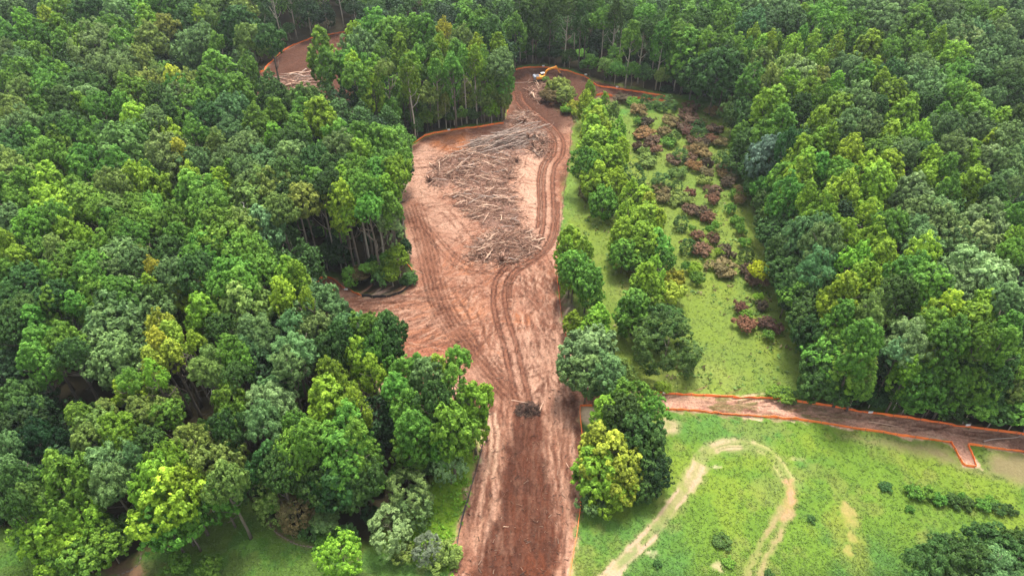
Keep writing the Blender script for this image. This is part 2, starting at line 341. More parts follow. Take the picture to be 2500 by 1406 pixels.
scatter_strokes([(1240,400),(1340,390),(1340,600),(1290,600)], 100, rad(150), 0.4, (2, 8), [MD, MD, LT], (0.1, 0.25), 0.6)
scatter_strokes([(1000,370),(1060,360),(1120,540),(1140,630),(1010,600),(990,480)], 170, rad(10), 0.5, (3, 10), [DK, MD, LT, LT], (0.1, 0.3), 0.5)
scatter_strokes([(640,190),(760,100),(850,90),(850,200),(700,200)], 110, rad(35), 0.4, (4, 14), [DK, (0.22, 0.12, 0.085), MD], (0.2, 0.5), 0.6)
scatter_strokes([(1250,200),(1400,185),(1420,240),(1330,320),(1260,270)], 120, rad(120), 0.8, (3, 9), [DK, MD, (0.10, 0.06, 0.045)], (0.15, 0.45), 0.6)
scatter_strokes([(1590,965),(2000,992),(2400,1055),(2400,1080),(2000,1025),(1630,998)], 130, rad(-8), 0.25, (3, 9), [DK, MD, LT, LT], (0.12, 0.35), 0.2)
lay(wetm, (0.105, 0.043, 0.027), 0.75); lay(wetm * sstep(0.5, 0.64, fbm(X / 1.1, Y / 4, 61)), (0.075, 0.038, 0.028), 0.55); lay(soft(DARK1, 6), (0.105, 0.058, 0.043), 0.45); lay(soft(DIRT2, 2), (0.105, 0.056, 0.041), 0.55)
for k in range(26):                                               # swept arcs round the turning place
    cx, cy = ground(1140, 745); rr = r_.uniform(2, 11); a0 = r_.uniform(0, 6.3); da = r_.uniform(0.5, 1.3)
    stroke([(cx + rr * math.cos(a0 + da * q / 7), cy + rr * 1.2 * math.sin(a0 + da * q / 7)) for q in range(8)], r_.uniform(0.14, 0.3), -0.09, r_.choice([DK, MD, LT]), 0.6, 0.05)
for k in range(9):                                                # cleat prints, pale comb marks
    p = np.array(ground(1163 + k * 7.5, 812 + k * 1.5)); stroke([p + (0, -3.2), p + (0.15, 0), p + (0.4, 3.0)], 0.20, -0.10, LT if k % 2 else MD, 0.7, 0.05)
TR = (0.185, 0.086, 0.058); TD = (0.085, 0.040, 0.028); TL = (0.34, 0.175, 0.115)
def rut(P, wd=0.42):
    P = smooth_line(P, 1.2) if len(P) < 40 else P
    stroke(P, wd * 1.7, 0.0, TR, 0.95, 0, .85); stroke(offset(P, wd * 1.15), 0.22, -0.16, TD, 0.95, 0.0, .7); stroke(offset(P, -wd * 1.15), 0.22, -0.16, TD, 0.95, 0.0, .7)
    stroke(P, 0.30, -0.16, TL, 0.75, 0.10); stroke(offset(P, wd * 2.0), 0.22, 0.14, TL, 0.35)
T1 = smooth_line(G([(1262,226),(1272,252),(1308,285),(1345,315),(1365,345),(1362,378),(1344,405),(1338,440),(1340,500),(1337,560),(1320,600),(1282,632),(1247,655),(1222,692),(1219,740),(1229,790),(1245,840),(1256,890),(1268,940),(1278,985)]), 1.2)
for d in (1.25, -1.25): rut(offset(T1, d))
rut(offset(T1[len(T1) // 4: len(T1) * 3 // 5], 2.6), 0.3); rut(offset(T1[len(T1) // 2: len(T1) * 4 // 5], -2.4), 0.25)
T2 = smooth_line(G([(1008,500),(1028,560),(1044,620),(1058,680),(1072,730),(1096,780),(1132,830),(1170,882),(1215,935),(1250,975)]), 1.2)
stroke(T2, 2.7, -0.05, (0.235, 0.118, 0.078), 0.9, 0, .7)
for d in (-2.3, -1.35, -0.4, 0.6, 1.5, 2.4): stroke(offset(T2, d) + RNG.normal(0, 0.08, T2.shape), 0.24, -0.14, TD, 0.75, 0.08)
T3 = smooth_line(G([(1040,555),(1078,600),(1108,632),(1150,655),(1205,657),(1262,643)]), 1.0)
for d in (-1.3, -0.5, 0.9, 1.6): stroke(offset(T3, d), 0.24, -0.13, TD, 0.75, 0.07)
T4 = smooth_line(G([(1050,640),(1095,690),(1150,700),(1210,690)]), 1.0)
for d in (-0.8, 0.6): stroke(offset(T4, d), 0.22, -0.10, MD, 0.7, 0.05)
T5 = smooth_line(G([(1100,765),(1140,790),(1200,785)]), 1.0)
for d in (-0.6, 0.6): stroke(offset(T5, d), 0.22, -0.10, DK, 0.6, 0.05)
for a, b in (((1010,690),(860,735)), ((1030,720),(880,755)), ((1040,745),(930,770))):
    P = smooth_line(G([a, ((a[0] + b[0]) / 2, (a[1] + b[1]) / 2 + 14), b]), 1.0)
    for d in (-0.5, 0.5): stroke(offset(P, d), 0.25, -0.10, MD, 0.7, 0.06)
for pl, wq in (([(1235,700),(1290,720),(1340,780),(1365,860)], .5), ([(1290,660),(1300,740),(1320,830),(1350,930),(1370,990)], .5), ([(1130,880),(1190,840),(1230,800)], .4), ([(1110,700),(1150,760),(1180,840),(1215,900)], .5), ([(1225,960),(1260,930),(1330,900),(1385,900)], .4), ([(1010,520),(1060,500),(1110,540),(1150,600)], .4), ([(1335,640),(1345,720),(1340,820),(1355,960)], .5), ([(900,750),(970,745),(1040,720)], .5), ([(1290,1000),(1340,1040),(1370,1120),(1385,1250)], .5), ([(1190,1100),(1180,1200),(1160,1330),(1140,1410)], .5), ([(1300,1040),(1290,1180),(1270,1300),(1230,1420)], .5)):
    P = smooth_line(G(pl), 1.0)
    for d in (-1.2, -.85, .85, 1.2): stroke(offset(P, d) + RNG.normal(0, .07, P.shape), .2, -.10, (0.17, 0.085, 0.058), .8, .07, .2)
for pl in ([(1362,690),(1370,770),(1382,860),(1392,925),(1398,990),(1408,1080),(1412,1180)], [(1150,318),(1095,328),(1040,340),(1012,362)], [(1392,300),(1388,380),(1374,440)], [(830,742),(900,760),(960,800),(975,860)]):
    stroke(smooth_line(G(pl), 1), 1.2, .1, (0.14, 0.072, 0.05), .85, 0, .1)
P = smooth_line(G([(1195,985),(1225,1010),(1240,1050)]), 1); stroke(P, 0.35, -0.12, DK, 0.8)
for q in (1192, 1207): stroke(smooth_line(G([(q, 1010),(q + 6, 1040),(q + 8, 1085),(q - 2, 1160)]), 1), 0.42, 0.05, (0.60, 0.45, 0.33), 0.9)
# gravel loop on the grass
LOOP = smooth_line(G([(1440,1450),(1480,1412),(1540,1350),(1600,1290),(1650,1222),(1690,1165),(1722,1112),(1760,1088),(1805,1083),(1850,1092),(1885,1112),(1912,1150),(1930,1182)]), 0.8)
nL = len(LOOP); TAN = (0.33, 0.232, 0.155)
stroke(LOOP, 1.9, -0.04, (0.22, 0.21, 0.08), 0.55)
for d in (0.8, -0.8):
    stroke(offset(LOOP[: int(nL * .62)], d), 0.36, -0.05, TAN, 0.95, 0, .2); stroke(offset(LOOP[: int(nL * .30)], d), 0.45, 0, TAN, 0.8)
    stroke(offset(LOOP[int(nL * .50): int(nL * .82)], d), 0.75, 0, (0.35, 0.25, 0.165), 0.8, 0, .05); stroke(offset(LOOP[int(nL * .8):], d), 0.28, 0, (0.32, 0.28, 0.12), 0.6, 0, .1)
stroke(LOOP[: int(nL * .24)], .9, 0, TAN, 0.85, 0, .3); stroke(LOOP[int(nL * .28): int(nL * .75)], 1.1, 0, (0.25, 0.20, 0.105), 0.55)
R2 = smooth_line(G([(1925,1175),(1932,1200),(1928,1230),(1912,1262)]), 0.8); stroke(R2, .95, 0, (0.34, 0.185, 0.105), 0.95)
R3 = smooth_line(G([(1920,1245),(1895,1290),(1870,1335),(1845,1390),(1830,1440)]), 0.8)
for d in (1.0, -0.9): stroke(offset(R3, d * .8), 0.7, 0, (0.235, 0.175, 0.088), 0.85, 0, .5)
for k in range(7):
    rr = 1 - 0.07 * k; c = np.array(ground(1790, 1200)); P = c + (LOOP[int(nL * .7):] - c) * rr; stroke(P, 0.14, -0.05, (0.06, 0.10, 0.02), 0.6)
# brown curved bed edge and path by the lawn
for P_ in ([(345,1345),(420,1325),(470,1280),(520,1240)], [(640,1255),(690,1308),(740,1330),(795,1342)], [(245,1400),(300,1392),(340,1350)]):
    stroke(smooth_line(G(P_), 0.8), 0.55, 0.03, (0.15, 0.09, 0.06), 0.9)
H *= np.clip((400 - np.hypot(X, Y - 150)) / 80, 0, 1)
bare = np.maximum(dirt, strip)
Ccol *= 1 - bare[..., None] * (1 - np.array([0.585, 0.495, 0.455])); fine_c = np.clip(Ccol, 0.004, 0.8)
idx = np.arange(nx * ny).reshape(ny, nx)
Fg = np.stack([idx[:-1, :-1], idx[:-1, 1:], idx[1:, 1:], idx[1:, :-1]], -1).reshape(-1, 4)
m, n, l, b, o_ = mat("earth_and_grass")
at = n.new("ShaderNodeAttribute"); at.attribute_name = "soil_kind"; ab = n.new("ShaderNodeAttribute"); ab.attribute_name = "bare"
tc = n.new("ShaderNodeTexCoord")
no = n.new("ShaderNodeTexNoise"); no.inputs["Scale"].default_value = 2.6; no.inputs["Detail"].default_value = 8; no.inputs["Roughness"].default_value = 0.68
no2 = n.new("ShaderNodeTexNoise"); no2.inputs["Scale"].default_value = 0.8; no2.inputs["Detail"].default_value = 6
l.new(tc.outputs["Object"], no.inputs["Vector"]); l.new(tc.outputs["Object"], no2.inputs["Vector"])
mr = n.new("ShaderNodeMapRange"); mr.inputs["From Min"].default_value = 0.3; mr.inputs["From Max"].default_value = 0.7; mr.inputs["To Min"].default_value = 0.56; mr.inputs["To Max"].default_value = 1.42
l.new(no.outputs[0], mr.inputs[0])
mx = n.new("ShaderNodeMix"); mx.data_type = 'RGBA'; mx.blend_type = 'MULTIPLY'
mf = n.new("ShaderNodeMapRange"); mf.inputs["To Min"].default_value = 0.42; l.new(ab.outputs["Fac"], mf.inputs[0]); l.new(mf.outputs[0], mx.inputs[0])
l.new(at.outputs["Color"], mx.inputs[6]); l.new(mr.outputs[0], mx.inputs[7]); l.new(mx.outputs[2], b.inputs["Base Color"])
b.inputs["Roughness"].default_value = 0.95; b.inputs["Specular IOR Level"].default_value = 0.04
bp = n.new("ShaderNodeBump"); bp.inputs["Strength"].default_value = 0.8; bp.inputs["Distance"].default_value = 0.25
ad = n.new("ShaderNodeMath"); ad.operation = 'ADD'; l.new(no.outputs[0], ad.inputs[0]); l.new(no2.outputs[0], ad.inputs[1])
bs = n.new("ShaderNodeMapRange"); bs.inputs["To Min"].default_value = 0.40; bs.inputs["To Max"].default_value = 0.85; l.new(ab.outputs["Fac"], bs.inputs[0]); l.new(bs.outputs[0], bp.inputs["Strength"]); l.new(ad.outputs[0], bp.inputs["Height"]); l.new(bp.outputs[0], b.inputs["Normal"])
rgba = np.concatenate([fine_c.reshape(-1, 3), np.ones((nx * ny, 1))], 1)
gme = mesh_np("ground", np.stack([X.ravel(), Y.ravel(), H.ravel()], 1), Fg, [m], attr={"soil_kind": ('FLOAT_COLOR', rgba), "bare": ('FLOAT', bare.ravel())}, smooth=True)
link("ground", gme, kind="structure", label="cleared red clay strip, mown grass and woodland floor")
def gz(x, y):
    i = int(np.clip(np.searchsorted(gx, x), 1, nx - 1)); j = int(np.clip(np.searchsorted(gy, y), 1, ny - 1)); return float(H[j, i])

# ------------------------------------------------------------------ leaves and crowns
def leaf_quads(P, N, ln, wd, rng):
    n = len(P); r = rng.normal(size=(n, 3)); N = N / (np.linalg.norm(N, axis=1)[:, None] + 1e-9)
    T = np.cross(N, r); T /= np.linalg.norm(T, axis=1)[:, None] + 1e-9; B = np.cross(N, T)
    ln = np.asarray(ln)[..., None] * 0.5; wd = np.asarray(wd)[..., None] * 0.5
    V = np.stack([P - T * ln, P + B * wd - T * ln * 0.1, P + T * ln, P - B * wd - T * ln * 0.1], 1).reshape(-1, 3)
    return V, np.arange(n * 4).reshape(n, 4)
def rdir(n, rng):
    d = rng.normal(size=(n, 3)); return d / np.linalg.norm(d, axis=1)[:, None]
def crown(kind, seed):
    """returns leaf positions, normals, tint; nominal crown 9 m wide, height by kind, centred on the origin"""
    rng = np.random.default_rng(seed); lobes = []
    if kind == 'b':      # broad rounded crown of cauliflower lobes
        HW, HH = 4.5, 4.2
        cnt = int(rng.integers(15, 22)); i = np.arange(cnt) + 0.5; ph = np.arccos(1 - 1.55 * i / cnt); th = math.pi * (1 + 5 ** .5) * i + rng.uniform(0, 6)
        for a, t in zip(ph, th):
            d = np.array([math.sin(a) * math.cos(t), math.sin(a) * math.sin(t), math.cos(a)]); d += rng.normal(0, .13, 3)
            q = rng.uniform(0.52, 0.86); R = rng.uniform(0.95, 1.85); lobes.append((d * q * np.array([HW, HW, HH]), np.array([R, R, R * .95]), d))
        lobes.append((np.array([0, 0, 0.8]), np.array([2.2, 2.2, 2.2]), np.array([0, 0, 1.0])))
        nt_, nl_, tr, ln, wd = 21, 36, (0.30, 0.52), 0.42, 0.27
    elif kind == 'p':    # taller crown of upright pointed sprays
        HW, HH = 4.5, 6.2
        for k in range(24):
            z = rng.uniform(-0.9, 0.78); rr = (1 - max(0, z + 0.25) ** 1.6 * 0.72) * (1 - max(0, -z - 0.35) * 0.7); t = k * 2.4 + rng.uniform(-.4, .4)
            d = np.array([math.cos(t), math.sin(t), 0.45 + z * 0.6]); R = rng.uniform(0.85, 1.35)
            lobes.append((np.array([math.cos(t) * HW * rr * .66, math.sin(t) * HW * rr * .66, z * HH * .86]), np.array([R, R, R * rng.uniform(1.5, 2.1)]), d / np.linalg.norm(d)))
        lobes.append((np.array([0, 0, HH * .74]), np.array([1.0, 1.0, 1.9]), np.array([0, 0, 1.0])))
        lobes.append((np.array([0, 0, 0.5]), np.array([2.0, 2.0, 3.6]), np.array([0, 0, 1.0])))
        nt_, nl_, tr, ln, wd = 19, 34, (0.28, 0.50), 0.44, 0.24
    elif kind == 'n':    # pine: separate rounded needle puffs
        HW, HH = 4.5, 5.2
        for k in range(62):
            d = rdir(1, rng)[0]; d[2] = abs(d[2]) * 1.0 if rng.random() < .72 else d[2]
            q = rng.uniform(0.5, 0.98); z = d[2]; R = rng.uniform(0.62, 1.0)
            lobes.append((d * q * np.array([HW * (1 - .25 * max(z, 0)), HW * (1 - .25 * max(z, 0)), HH]), np.array([R, R, R * .85]), d))
        nt_, nl_, tr, ln, wd = 9, 34, (0.34, 0.48), 0.46, 0.13
    elif kind == 'c':    # cedar or leafy cone, fine and dense
        HW, HH = 4.5, 6.0
        for k in range(46):
            z = rng.uniform(-0.95, 0.92); rr = math.sqrt(max(0.03, 1 - ((z + 0.25) / 1.25) ** 2)) if z > -0.25 else 1 - 0.35 * (-0.25 - z)
            t = k * 2.4 + rng.uniform(-.5, .5); R = rng.uniform(0.65, 1.1); d = np.array([math.cos(t), math.sin(t), 0.5])
            lobes.append((np.array([math.cos(t) * HW * rr * .8, math.sin(t) * HW * rr * .8, z * HH]), np.array([R, R, R * 1.3]), d / np.linalg.norm(d)))
        nt_, nl_, tr, ln, wd = 9, 34, (0.30, 0.50), 0.34, 0.17
    else:                # shrub: low uneven dome
        HW, HH = 4.5, 3.0
        for k in range(22):
            t = rng.uniform(0, 6.3); q = math.sqrt(rng.random()) * .8; z = rng.uniform(-.6, 1) * (1 - q * .6); R = rng.uniform(.8, 1.5)
            d = np.array([math.cos(t) * q, math.sin(t) * q, .6])
            lobes.append((np.array([math.cos(t) * q * HW, math.sin(t) * q * HW, z * HH * .75]), np.array([R, R, R * .9]), d / np.linalg.norm(d)))
        nt_, nl_, tr, ln, wd = 11, 34, (0.35, 0.7), 0.5, 0.30
    lm = (1.0, .8, 1.25, .95, 1.1, 1.4)[seed % 6]; ln *= lm; wd *= lm; nl_ = int(nl_ / lm ** 1.3)
    P, N, T, Q = [], [], [], []
    for c, R, out in lobes:
        d = rdir(nt_ * 3, rng); d = d[(d @ out) > -0.35][:nt_]; lt = rng.normal(0, .10)
        for dd in d:
            tt = rng.normal(0, .17); tc_ = c + dd * R * rng.uniform(.74, 1.24); r0 = rng.uniform(*tr); k = int(nl_ * rng.uniform(.7, 1.2)); e = rdir(k, rng)
            e = np.where(((e @ dd) < -0.3)[:, None], -e, e)
            P.append(tc_ + e * r0 * rng.uniform(.55, 1.1, (k, 1))); N.append(e * .8 + dd * .45 + np.array([0, 0, .35]) + rng.normal(0, .5, (k, 3)))
            T.append(np.clip(0.5 + lt + tt + rng.normal(0, .18, k), 0, 1))
    P = np.concatenate(P); N = np.concatenate(N); T = np.concatenate(T)
    k = len(P); s = rng.uniform(.7, 1.25, k)
    V, F = leaf_quads(P, N, ln * s, wd * s, rng)
    return V, F, np.repeat(T, 4), P, N, T
NV = {'b': 6, 'p': 6, 'n': 4, 'c': 3, 's': 4}
HH0 = {'b': 9.0, 'p': 13.0, 'n': 11.0, 'c': 12.5, 's': 6.0}     # nominal crown heights
CR = {}; CROWN_RAW = {}
for ki, (k, c) in enumerate(NV.items()):
    for v in range(c):
        V, F, T, P, N, T1_ = crown(k, 100 * ki + v)
        CR[k, v] = mesh_np("crown", V, F, [M_leaf], attr={"tint": ('FLOAT', T)}); CROWN_RAW[k, v] = (P, N, T1_)
def trunk_mesh(seed, m_, limbs=9):
    rr = random.Random(seed); mb = MB(); n = 7; ax, ay = rr.uniform(-.5, .5), rr.uniform(-.5, .5)
    P = [(ax * (k / n) ** 2 * 2 + rr.gauss(0, .05), ay * (k / n) ** 2 * 2 + rr.gauss(0, .05), 22 * k / n * .93) for k in range(n + 1)]; P[0] = (0, 0, -.3)
    R = [.36, .27, .25, .23, .20, .16, .11, .04]; mb.tube(P, R, 7)
    for k in range(limbs):
        i = rr.choice([3, 4, 4, 5, 5, 6]); p = Vector(P[i]); a = rr.uniform(0, 6.3); L = rr.uniform(2.2, 4.2) * (1.25 - .1 * i)
        q = p + Vector((math.cos(a) * L * .55, math.sin(a) * L * .55, L * .35)); q2 = p + Vector((math.cos(a + .2) * L, math.sin(a + .2) * L, L * .95))
        mb.tube([p, q, q2], [.12, .08, .03], 5)
    return mb.mesh("trunk", m_, True)
TRK = {0: [trunk_mesh(k, M_bark) for k in range(4)], 1: [trunk_mesh(20 + k, M_pale) for k in range(4)]}

PALETTE = {'1': (0.054, 0.120, 0.027), '2': (0.110, 0.240, 0.032), '3': (0.205, 0.350, 0.032), '4': (0.118, 0.212, 0.066), '5': (0.165, 0.245, 0.052),
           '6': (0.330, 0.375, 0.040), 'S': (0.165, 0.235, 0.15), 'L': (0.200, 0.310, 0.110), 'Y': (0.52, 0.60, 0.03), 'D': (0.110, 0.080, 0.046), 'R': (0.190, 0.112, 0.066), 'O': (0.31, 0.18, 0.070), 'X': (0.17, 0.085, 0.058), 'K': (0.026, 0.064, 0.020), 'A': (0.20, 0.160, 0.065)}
PALETTE = {k_: tuple(min(.7, q_ * (1.08 if k_ in '1245K' else 1.0)) for q_ in v_) for k_, v_ in PALETTE.items()}
CW = {'1': 'dark green', '2': 'mid green', '3': 'bright yellow-green', '4': 'bluish green', '5': 'olive green', '6': 'yellow-tinged', 'S': 'silvery', 'L': 'pale sage', 'Y': 'vivid yellow', 'D': 'dark brown-leaved', 'R': 'reddish brown', 'O': 'rusty orange', 'X': 'crimson', 'K': 'blackish green', 'A': 'tawny'}
SKIP = []; TREES = []     # (kind, colour, x, y, height, width, crown height)
GR = G([(1560,250),(1795,250),(1835,480),(1900,680),(1952,800),(1987,905),(1987,965),(1600,955),(1600,600)])
def in_meadow(x, y): return inside(GR, np.array([x]), np.array([y]))[0]
def crowns(off, f, h, data, wf=1.23, asp=None, group=None):
    """crown centres and widths read off the photo; each stands where that crown of height h would"""
    for e in data.split():
        a = e.split(','); px, py, wp = off[0] + float(a[0]) * f, off[1] + float(a[1]) * f, float(a[2]) * f
        k, c = a[3][0], a[3][1]; hh = float(a[4]) if len(a) > 4 else h * random.uniform(.93, 1.07)
        ratio = asp or {'b': 1.22, 'p': 1.70, 'n': 1.45, 'c': 1.35, 's': .75}[k]
        def stand(hh):
            z = hh * .78
            for it in range(4):
                x, y = ground(px, py, z); W = wp * wf * depth(x, y, z) / FPX; Hc = min(W * ratio, hh * (.97 if k in 'sc' or hh < 12.5 else .86)); ph = math.atan2(CAMH - z, y)
                z = hh - Hc / 2 + (math.hypot(W / 2 * math.sin(ph), Hc / 2 * math.cos(ph)) - .46 * W) / math.cos(ph)
            return x, y, W, Hc
        def in_soil(x, y):
            q = np.array([[x, y]]); return any(inside(pl, q[:, 0], q[:, 1])[0] and edge_dist(pl, q[:, 0], q[:, 1])[0] > .8 for pl in (DIRT, DIRT2, STRIP))
        x, y, W, Hc = stand(hh)
        if hh > 7 and k in 'bpnc' and in_soil(x, y):
            for q in (1.08, .92, 1.16, .85, 1.25, .78, 1.34, .7):
                x, y, W, Hc = stand(hh * q)
                if not in_soil(x, y): hh *= q; break
            else: SKIP.append(e); continue
        if hh > 12 and k in 'bpn' and px > 1780 and py > 230 and in_meadow(x, y):
            for q in (.92, .84, .76, .68, .6, .52):
                x2, y2, W2, H2 = stand(hh * q)
                if not in_meadow(x2, y2): break
            x, y, W, Hc = x2, y2, W2, H2; hh *= q
        TREES.append([k, c, x, y, hh, W, Hc])
def bases(h, data):
    """trees whose foot shows: foot pixel, height, crown width in metres"""
    for e in data.split():
        a = e.split(','); x, y = ground(float(a[0]), float(a[1])); k, c = a[3][0], a[3][1]; W = float(a[2]); hh = float(a[4]) if len(a) > 4 else h * random.uniform(.92, 1.08)
        TREES.append([k, c, x, y, hh, W, min(W * {'b': 1.1, 'p': 1.8, 'n': 1.2, 'c': 1.4, 's': .8}[k], hh * .64), 1])
Q = .3415
crowns((0, 0), Q, 23, """60,40,150,b4 400,60,190,b2 150,150,170,p3 330,110,130,p3 430,200,170,p3 30,200,120,p2 80,290,180,p2 300,240,190,p2 40,330,100,b4 130,420,130,b4 420,300,170,p2 540,320,130,p3 250,380,170,b2
700,370,330,b4 870,440,170,b4 620,260,180,b2 600,60,150,b1 690,50,120,b1 850,150,240,b4 780,230,220,b2 940,60,280,b2 1150,60,220,b2 1090,290,240,p5 1050,130,170,p3 1190,170,120,b5 1330,170,200,b1 1410,130,150,p3
1440,260,160,b4 1400,340,240,b4 1550,110,200,b5 1700,60,180,b5 1560,290,100,b2 850,290,160,b2 1000,400,150,b5 900,540,140,b5 1120,530,130,b5 1230,545,130,b6 1340,570,130,b5 1060,600,180,b5 1140,680,150,b1 190,520,180,b2
340,530,200,b2 480,520,150,p2 760,520,240,b4 60,480,140,p2 20,560,100,b2 120,640,170,b5 330,620,190,b2 540,640,230,b1 680,610,170,b1 230,770,160,p2 310,680,150,p2 580,720,150,p3 440,740,200,b1 60,740,140,b5 50,830,130,b5
660,830,340,b4 700,740,150,b2 880,740,170,p2 960,640,180,b2 870,680,100,p2 1290,640,200,b2 1230,720,170,p4 1330,700,200,b4 1570,500,270,p2 1760,450,140,p2 1500,600,220,p2 1700,620,180,p2 1600,700,280,b2 1400,780,280,b2
1220,800,150,b1 1470,830,200,b1 1650,780,220,b4 1110,820,120,b4 1000,870,240,p3 1160,930,300,p3 1050,940,150,p2 160,920,260,b4 270,880,150,b5 400,900,230,b1 540,930,180,b2 700,920,150,p2 790,990,200,b1 880,1010,260,b5
230,1030,260,p2 410,1060,280,p2 640,1020,200,p2 600,1140,230,p2 80,1050,220,b1 330,1120,240,b2 1390,960,240,p2 1560,990,150,p5 1290,1050,130,p6 1240,1110,300,b4 1400,1130,180,b4 1520,1060,170,p5 1640,960,200,b4 1740,1060,200,b4
1850,860,230,p2 1980,790,180,p2 2120,760,160,p2 1970,970,180,p3 2280,830,250,p3 2130,930,200,p2 2090,1000,180,b1 1950,680,200,b1 2180,700,180,b1 2090,1150,230,b4 1900,1150,200,b4 2250,1150,200,b1 2390,1060,230,b4 2400,1200,200,b1
1760,1200,180,b4 1620,1160,190,b4 60,1220,240,b5 160,1270,150,b2 350,1290,280,p3 570,1240,230,p2 770,1300,200,b5 860,1170,240,p2 980,1260,200,b3 1050,1200,120,p2 1110,1340,240,b3 1350,1280,230,p3 1450,1360,220,p3
1580,1300,200,p3 1650,1230,190,p2 1790,1300,200,b4 1990,1360,280,b5 2110,1280,220,b2 2250,1330,220,b2 2400,1330,170,p3 80,1370,250,p2 560,1390,250,p2""")
crowns((560, 40), Q, 23, """660,200,200,p2 690,300,170,p2 900,110,140,p3 930,230,230,b4 850,330,180,b2 1040,60,180,b2 1150,120,200,b2 1230,70,130,p2 1330,70,150,p2 1410,90,180,p2 1520,70,120,p6 1500,180,130,p3 1660,150,140,b5 1270,130,140,b2
1220,210,150,p3 1100,230,110,p2 920,420,170,b2 1050,370,180,p3 1020,470,150,p3 1130,360,100,b5 1300,330,150,p3 1270,390,150,p3 1450,260,150,p2 1480,330,130,p2 1350,260,100,b2 1620,250,160,p2 1590,330,130,p2 1780,210,140,p3
1810,290,140,p2 1930,190,130,p3 1960,260,100,p3 1920,330,160,b4 1960,420,140,p2 1820,400,140,p2 1700,60,170,b2 1800,50,190,b2 1880,90,160,b1 2050,60,150,p2 2080,170,130,b1 2200,60,160,b1 60,60,220,b1 150,140,180,b5
300,130,150,b1 800,900,250,b2 950,860,220,b2 1080,900,220,b2 1180,950,250,b2 920,1000,200,b3 1130,1060,220,b2 1260,1010,170,b4 1200,1080,160,b3 1060,1130,200,b2 1280,1130,120,b2 880,1110,200,b2 800,1190,230,p3
960,1260,180,b2 1030,1220,160,b2 1140,1220,170,p3 1170,1330,160,p2 860,1350,160,p3 1000,1360,160,b2""")
crowns((560, 40), Q, 15, "1700,500,120,p5,14 1230,510,150,b2,17 1160,560,140,p2,14 1290,580,130,p2,13 1420,600,130,p5,11 1950,560,120,b5,13 1800,540,120,b5,13 860,800,80,p3,8 1500,680,130,b5,7 1080,600,120,b2,12 1560,560,110,b2,12 1880,640,90,b3,8")
crowns((0, 460), Q, 23, """110,90,200,p2 440,130,280,b3 560,100,200,b2 620,70,200,b2 700,140,150,b2 60,220,180,b4 210,250,180,b3 350,200,180,b2 20,380,160,p3 800,120,150,b5 970,140,180,b2 1050,170,230,b2 1230,190,200,p2 1400,60,300,b2
1500,140,250,b2 1560,220,180,b2 740,170,150,p3 780,230,200,p2 900,250,150,b2 860,300,120,b2 1030,250,180,b2 1240,250,200,p2 480,320,240,p3 590,340,180,p3 740,370,180,p2 260,430,150,b2 400,420,170,p5 930,320,160,b2
1290,330,190,p2 1460,350,200,b2 1700,260,200,b5 1880,270,250,bL 1900,80,330,b5 2000,120,180,b5 1620,420,400,b2 1500,440,250,b2 1750,480,280,b2 1850,560,200,b2 540,500,230,b2 620,530,170,b2 170,540,240,p3 80,600,200,p2
180,650,200,b1 330,640,220,p2 860,470,260,b4 760,560,200,b4 940,510,160,b4 1000,460,120,b5 1090,540,110,p6 1060,660,120,p3 1200,470,230,b1 1220,610,230,b4 1400,580,220,b1 1350,500,150,b2 600,690,280,p2 660,780,280,p2
400,730,180,b1 340,820,200,p2 540,820,150,b2 890,740,210,b2 820,700,130,b2 1100,740,140,b1 1680,690,230,b2 1540,680,160,b2 1590,570,200,b2 1720,590,200,b2 2060,620,250,p3 2000,740,200,p3 2150,600,150,p3 2180,740,100,p3""")
crowns((0, 460), Q, 21, """1740,840,320,b5 1370,780,340,p3 1450,870,260,p3 1000,810,300,b4 1110,860,220,b4 850,920,360,b4 880,1080,420,b4 1130,980,230,p6 1230,1010,180,p6 1080,1060,150,p6 1200,1150,150,p6 1060,1200,150,p6 780,1180,300,b4
60,830,220,b1 150,870,220,b1 80,960,200,b1 230,960,230,p2 290,1090,260,p2 250,1200,220,p2 480,1080,220,b2 470,1180,180,b1 1820,1010,240,n4 1800,1120,200,n4 2080,950,160,n4 2090,1140,280,n4 2060,1230,200,n4 2310,880,330,b4
2250,990,250,b4 2420,1020,150,b1 2340,1120,200,b1 1500,1220,260,n5 1540,1310,150,n5 1390,1300,150,n5 1380,1080,120,p3 1600,1100,140,b2 1690,1230,180,b2 910,1370,170,n2 1560,960,150,b1 1700,1330,150,b1 1050,1300,150,p3 2340,730,90,p3,9""")
crowns((0, 926), Q, 18, """90,180,260,b1 180,250,250,bK 50,420,130,b4 120,330,250,bK 250,420,250,bK 60,640,200,b4 100,700,200,b1 190,800,150,b1 30,880,160,b1 600,240,150,b2 700,290,220,b5 780,200,170,p5 620,420,200,n5 820,340,220,b3 880,390,150,b3
920,80,230,n3 1020,230,200,b5 1150,230,200,b2 1130,50,180,p5 1050,400,150,b1 1600,160,200,b2 1640,280,200,b2 1560,330,180,b1 1920,140,290,nL 1900,300,260,n4 1950,60,200,n4 1400,440,280,b5 1560,560,320,b5 1620,680,220,b5
1560,780,260,b2,13 820,590,350,n4 780,720,250,n4 960,520,150,n4 1180,540,230,b3 1100,680,260,b3 1300,720,230,b3 1200,850,380,b3 1150,1010,300,b2,13 1300,980,200,b2,12 430,690,320,b2 380,860,360,b3,15 330,1020,320,b3,13 560,960,280,b3,13
480,1120,360,b3,11 560,1240,300,b2,9 740,1150,220,b2,9 780,1080,160,b1,9 2100,330,200,b2 2080,480,240,b2 2000,620,200,b1 1900,560,200,b1 1940,830,230,c5,9 2110,900,220,cA,8 2330,1010,160,s4,5 1750,700,170,b1,12
2430,1220,240,b3,9 1270,1310,140,s2,3 1500,1340,150,s2,3""")
